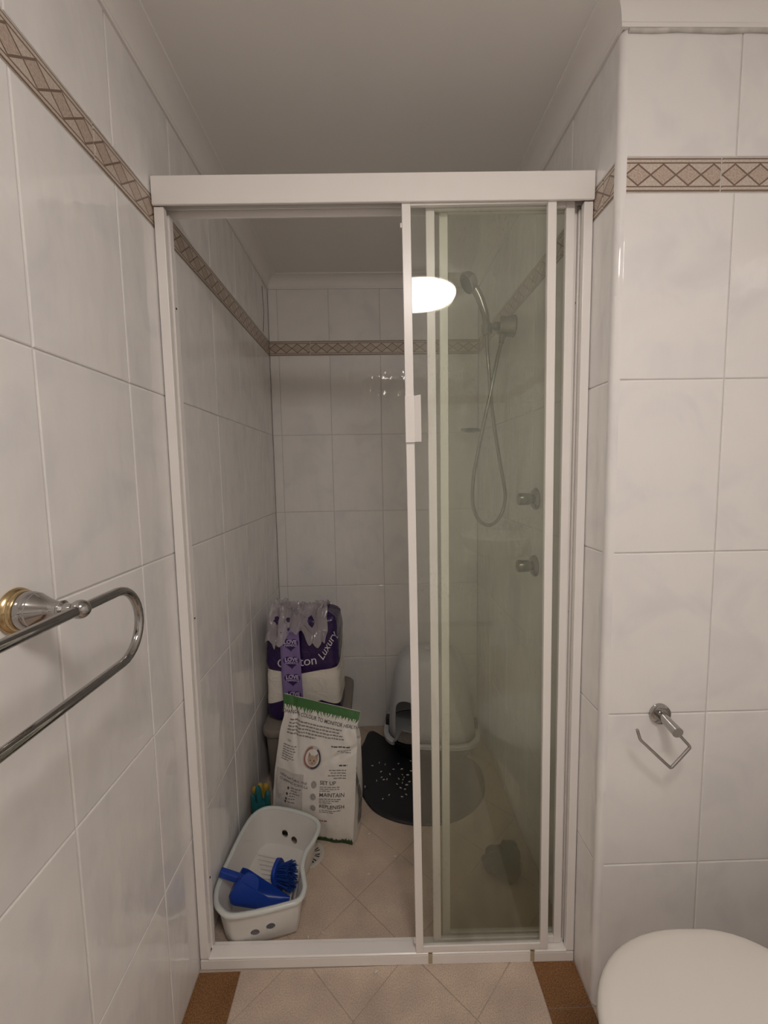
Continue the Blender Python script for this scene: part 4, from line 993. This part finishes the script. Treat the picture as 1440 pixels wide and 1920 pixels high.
# ---------------------------------------------------------------- dark litter mat and hooded litter box
mat_pts = [(-0.045, 2.118), (-0.082, 2.02), (-0.112, 1.925), (-0.113, 1.82), (-0.088, 1.70), (-0.035, 1.595), (0.045, 1.538), (0.14, 1.512), (0.25, 1.515), (0.35, 1.56), (0.425, 1.64), (0.455, 1.75), (0.44, 1.86), (0.33, 1.93), (0.16, 1.94), (0.05, 2.03)]
def dense(pts, n=4):
    out = []
    for i in range(len(pts)):
        if i in (0,): out.append(Vector(pts[i])); 
        else: out.append(Vector(pts[i]))
    return out
mp_ = smooth_closed([(*p, 0) for p in mat_pts], 112)
mp_ = [Vector((p.x, p.y, 0)) for p in mp_]
mc = Vector((0.16, 1.75, 0))
def mring(k, z): return [(mc.x + (p.x - mc.x) * k, mc.y + (p.y - mc.y) * k, z) for p in mp_]
g = G(); g.loft([mring(1.0, 0.0), mring(1.0, 0.004), mring(0.985, 0.009), mring(0.955, 0.010), mring(0.92, 0.008), mring(0.895, 0.006), mring(0.6, 0.006), mring(0.1, 0.006)]); 
tag(g.build('litter_mat', 'mat', smooth=35), 'dark rubber litter mat with raised edge and scattered pellets on shower floor', 'mat')

BXC, BYC = 0.255, 1.985
lb = thing('litter_box', 'pale grey hooded cat litter box with arched opening in the shower corner', 'litter box', (BXC, BYC, 0), (0, 0, -0.12))
def sell(rx, ry, z, e=0.55, n=72, dx=0, dy=0):
    return [(dx + rx * math.copysign(abs(math.cos(2 * math.pi * i / n)) ** e, math.cos(2 * math.pi * i / n)), dy + ry * math.copysign(abs(math.sin(2 * math.pi * i / n)) ** e, math.sin(2 * math.pi * i / n)), z) for i in range(n)]
ZB = 0.0105
g = G(); g.loft([sell(0.165, 0.115, ZB), sell(0.175, 0.125, ZB + 0.006), sell(0.212, 0.158, 0.100), sell(0.205, 0.151, 0.100), sell(0.172, 0.120, 0.030), sell(0.10, 0.07, 0.026)]); g.build('tray', 'tray', lb, smooth=40, local=True)
g = G(); g.loft([sell(0.213, 0.159, 0.088), sell(0.229, 0.171, 0.096), sell(0.231, 0.173, 0.112), sell(0.226, 0.168, 0.116), sell(0.208, 0.154, 0.114), sell(0.206, 0.152, 0.098)]); rimo = g.build('tray_rim', 'hood', lb, smooth=40, local=True)
outer = [(0.206, 0.152, 0.116), (0.204, 0.150, 0.16), (0.194, 0.142, 0.28), (0.178, 0.130, 0.38), (0.160, 0.116, 0.44), (0.135, 0.10, 0.478), (0.10, 0.075, 0.495), (0.05, 0.04, 0.502), (0.01, 0.01, 0.503)]
g = G(); rg = [sell(a, b, z, 0.6) for a, b, z in outer] + [sell(max(a - 0.005, 0.004), max(b - 0.005, 0.004), z - (0.005 if z > 0.2 else 0), 0.6) for a, b, z in reversed(outer)]
g.loft(rg + [rg[0]], False, False); hood = g.build('hood', 'hood', lb, smooth=50, local=True)
# arched entry facing the open side of the door
ea = Vector((-0.30, -0.95, 0)).normalized(); es = Vector((-ea.y, ea.x, 0)); ec = Vector((-0.098, -0.075, 0))
arch = [(-0.055, 0.0), (0.055, 0.0), (0.055, 0.19)] + [(0.055 * math.cos(t), 0.19 + 0.050 * math.sin(t)) for t in [i * math.pi / 14 for i in range(1, 14)]] + [(-0.055, 0.19)]
mw = chain(lb); g = G(); g.loft([[mw @ (ec + ea * d + es * a + Vector((0, 0, 0.06 + b))) for a, b in arch] for d in (-0.03, 0.25)]); c1 = g.build('entry_cutter', 'hood')
g = G(); g.loft([[mw @ (ec + ea * d + es * a + Vector((0, 0, 0.06 + b))) for a, b in arch] for d in (-0.03, 0.25)]); c2 = g.build('entry_cutter', 'hood')
cut(hood, [c1]); cut(rimo, [c2])
g = G()
def litter_pt(u, v):
    a = 2 * math.pi * u; r = v; e = 0.6
    x = 0.182 * r * math.copysign(abs(math.cos(a)) ** e, math.cos(a)); y = 0.130 * r * math.copysign(abs(math.sin(a)) ** e, math.sin(a))
    return (x, y, 0.092 + 0.012 * noise.noise(Vector((x * 14, y * 14, 0))) + 0.004 * noise.noise(Vector((x * 120, y * 120, 4))))
g.grid(litter_pt, 80, 26); lt = g.build('litter_fill', 'litter', lb, smooth=30, local=True); lt['kind'] = 'stuff'
g = G(); g.box(-0.03, 0.03, -0.012, 0.012, 0.492, 0.512); g.build('hood_grip', 'hood', lb, bevel=0.006, seg=3, local=True)
for sx in (-1, 1):
    g = G(); g.box(sx * 0.212 - 0.012, sx * 0.212 + 0.012, -0.02, 0.02, 0.108, 0.150); g.build('clip', 'tray', lb, bevel=0.004, local=True)

# ---------------------------------------------------------------- small black bag behind the clouded panel
bm = bmesh.new(); bmesh.ops.create_icosphere(bm, subdivisions=4, radius=1.0)
for v in bm.verts:
    n_ = 1 + 0.22 * noise.noise(v.co * 1.6) + 0.10 * noise.noise(v.co * 4.3 + Vector((3, 1, 0)))
    top = 1.25 if v.co.x > 0.1 else 0.75
    v.co = Vector((v.co.x * 0.066 * n_, v.co.y * 0.048 * n_, max(v.co.z, -0.6) * 0.058 * n_ * top))
zmin = min(v.co.z for v in bm.verts)
for v in bm.verts: v.co.z -= zmin
me = bpy.data.meshes.new('crumpled_bag'); bm.to_mesh(me); bm.free(); me.materials.append(M['black_bag'])
me.polygons.foreach_set('use_smooth', [True] * len(me.polygons))
cb = bpy.data.objects.new('crumpled_bag', me); COL.objects.link(cb); cb.location = (0.405, 1.30, 0.0)
tag(cb, 'small black crumpled bag on the shower floor behind the clouded glass', 'bag')

# ---------------------------------------------------------------- loose litter pellets
bmp = bmesh.new(); bmesh.ops.create_uvsphere(bmp, u_segments=8, v_segments=6, radius=1.0)
for v in bmp.verts: v.co = Vector((v.co.x * 0.0058, v.co.y * 0.0024, v.co.z * 0.0024))
pme = bpy.data.meshes.new('litter_pellet'); bmp.to_mesh(pme); bmp.free(); pme.materials.append(M['pellet']); pme.polygons.foreach_set('use_smooth', [True] * len(pme.polygons))
zoomed = [(320, 1035), (262, 1060), (370, 1050), (335, 1110), (410, 1132), (482, 1043), (510, 1088), (515, 1135), (560, 1138), (485, 1170), (520, 1178), (530, 1158), (340, 1158), (358, 1178), (385, 1175), (298, 1187), (200, 1237), (515, 1205), (552, 1222), (500, 1247), (403, 1307), (350, 1340), (548, 1303), (585, 1020), (590, 1105), (537, 1258), (512, 1322), (440, 1090), (575, 1195), (470, 1215)]
rnd = random.Random(11)
def pellet(p, label, group):
    o = bpy.data.objects.new('litter_pellet', pme); COL.objects.link(o); o.location = p; o.rotation_euler = (0, 0, rnd.uniform(0, 3.14)); s_ = rnd.uniform(0.8, 1.2); o.scale = (s_, s_, s_)
    tag(o, label, 'pellet', group)
for a, b in zoomed:
    p = px(640 + a * 0.2222, 1200 + b * 0.2222, 2, 0.0084); pellet((p.x, p.y, 0.0084), 'pale litter pellet scattered on the dark rubber mat', 'pellets on the litter mat')
for a, b in ((692.5, 1563), (741, 1605), (691.7, 1638.6), (605, 1748), (608, 1751), (578, 1757)):
    p = px(a, b, 2, 0.0024); pellet((p.x, p.y, 0.0024), 'pale litter pellet lying on the beige shower floor', 'pellets on the shower floor')
p = px(705, 1819, 2, 0.0024); pellet((p.x, p.y - 0.004, 0.0024), 'pale litter pellet on the floor outside the shower sill', None)
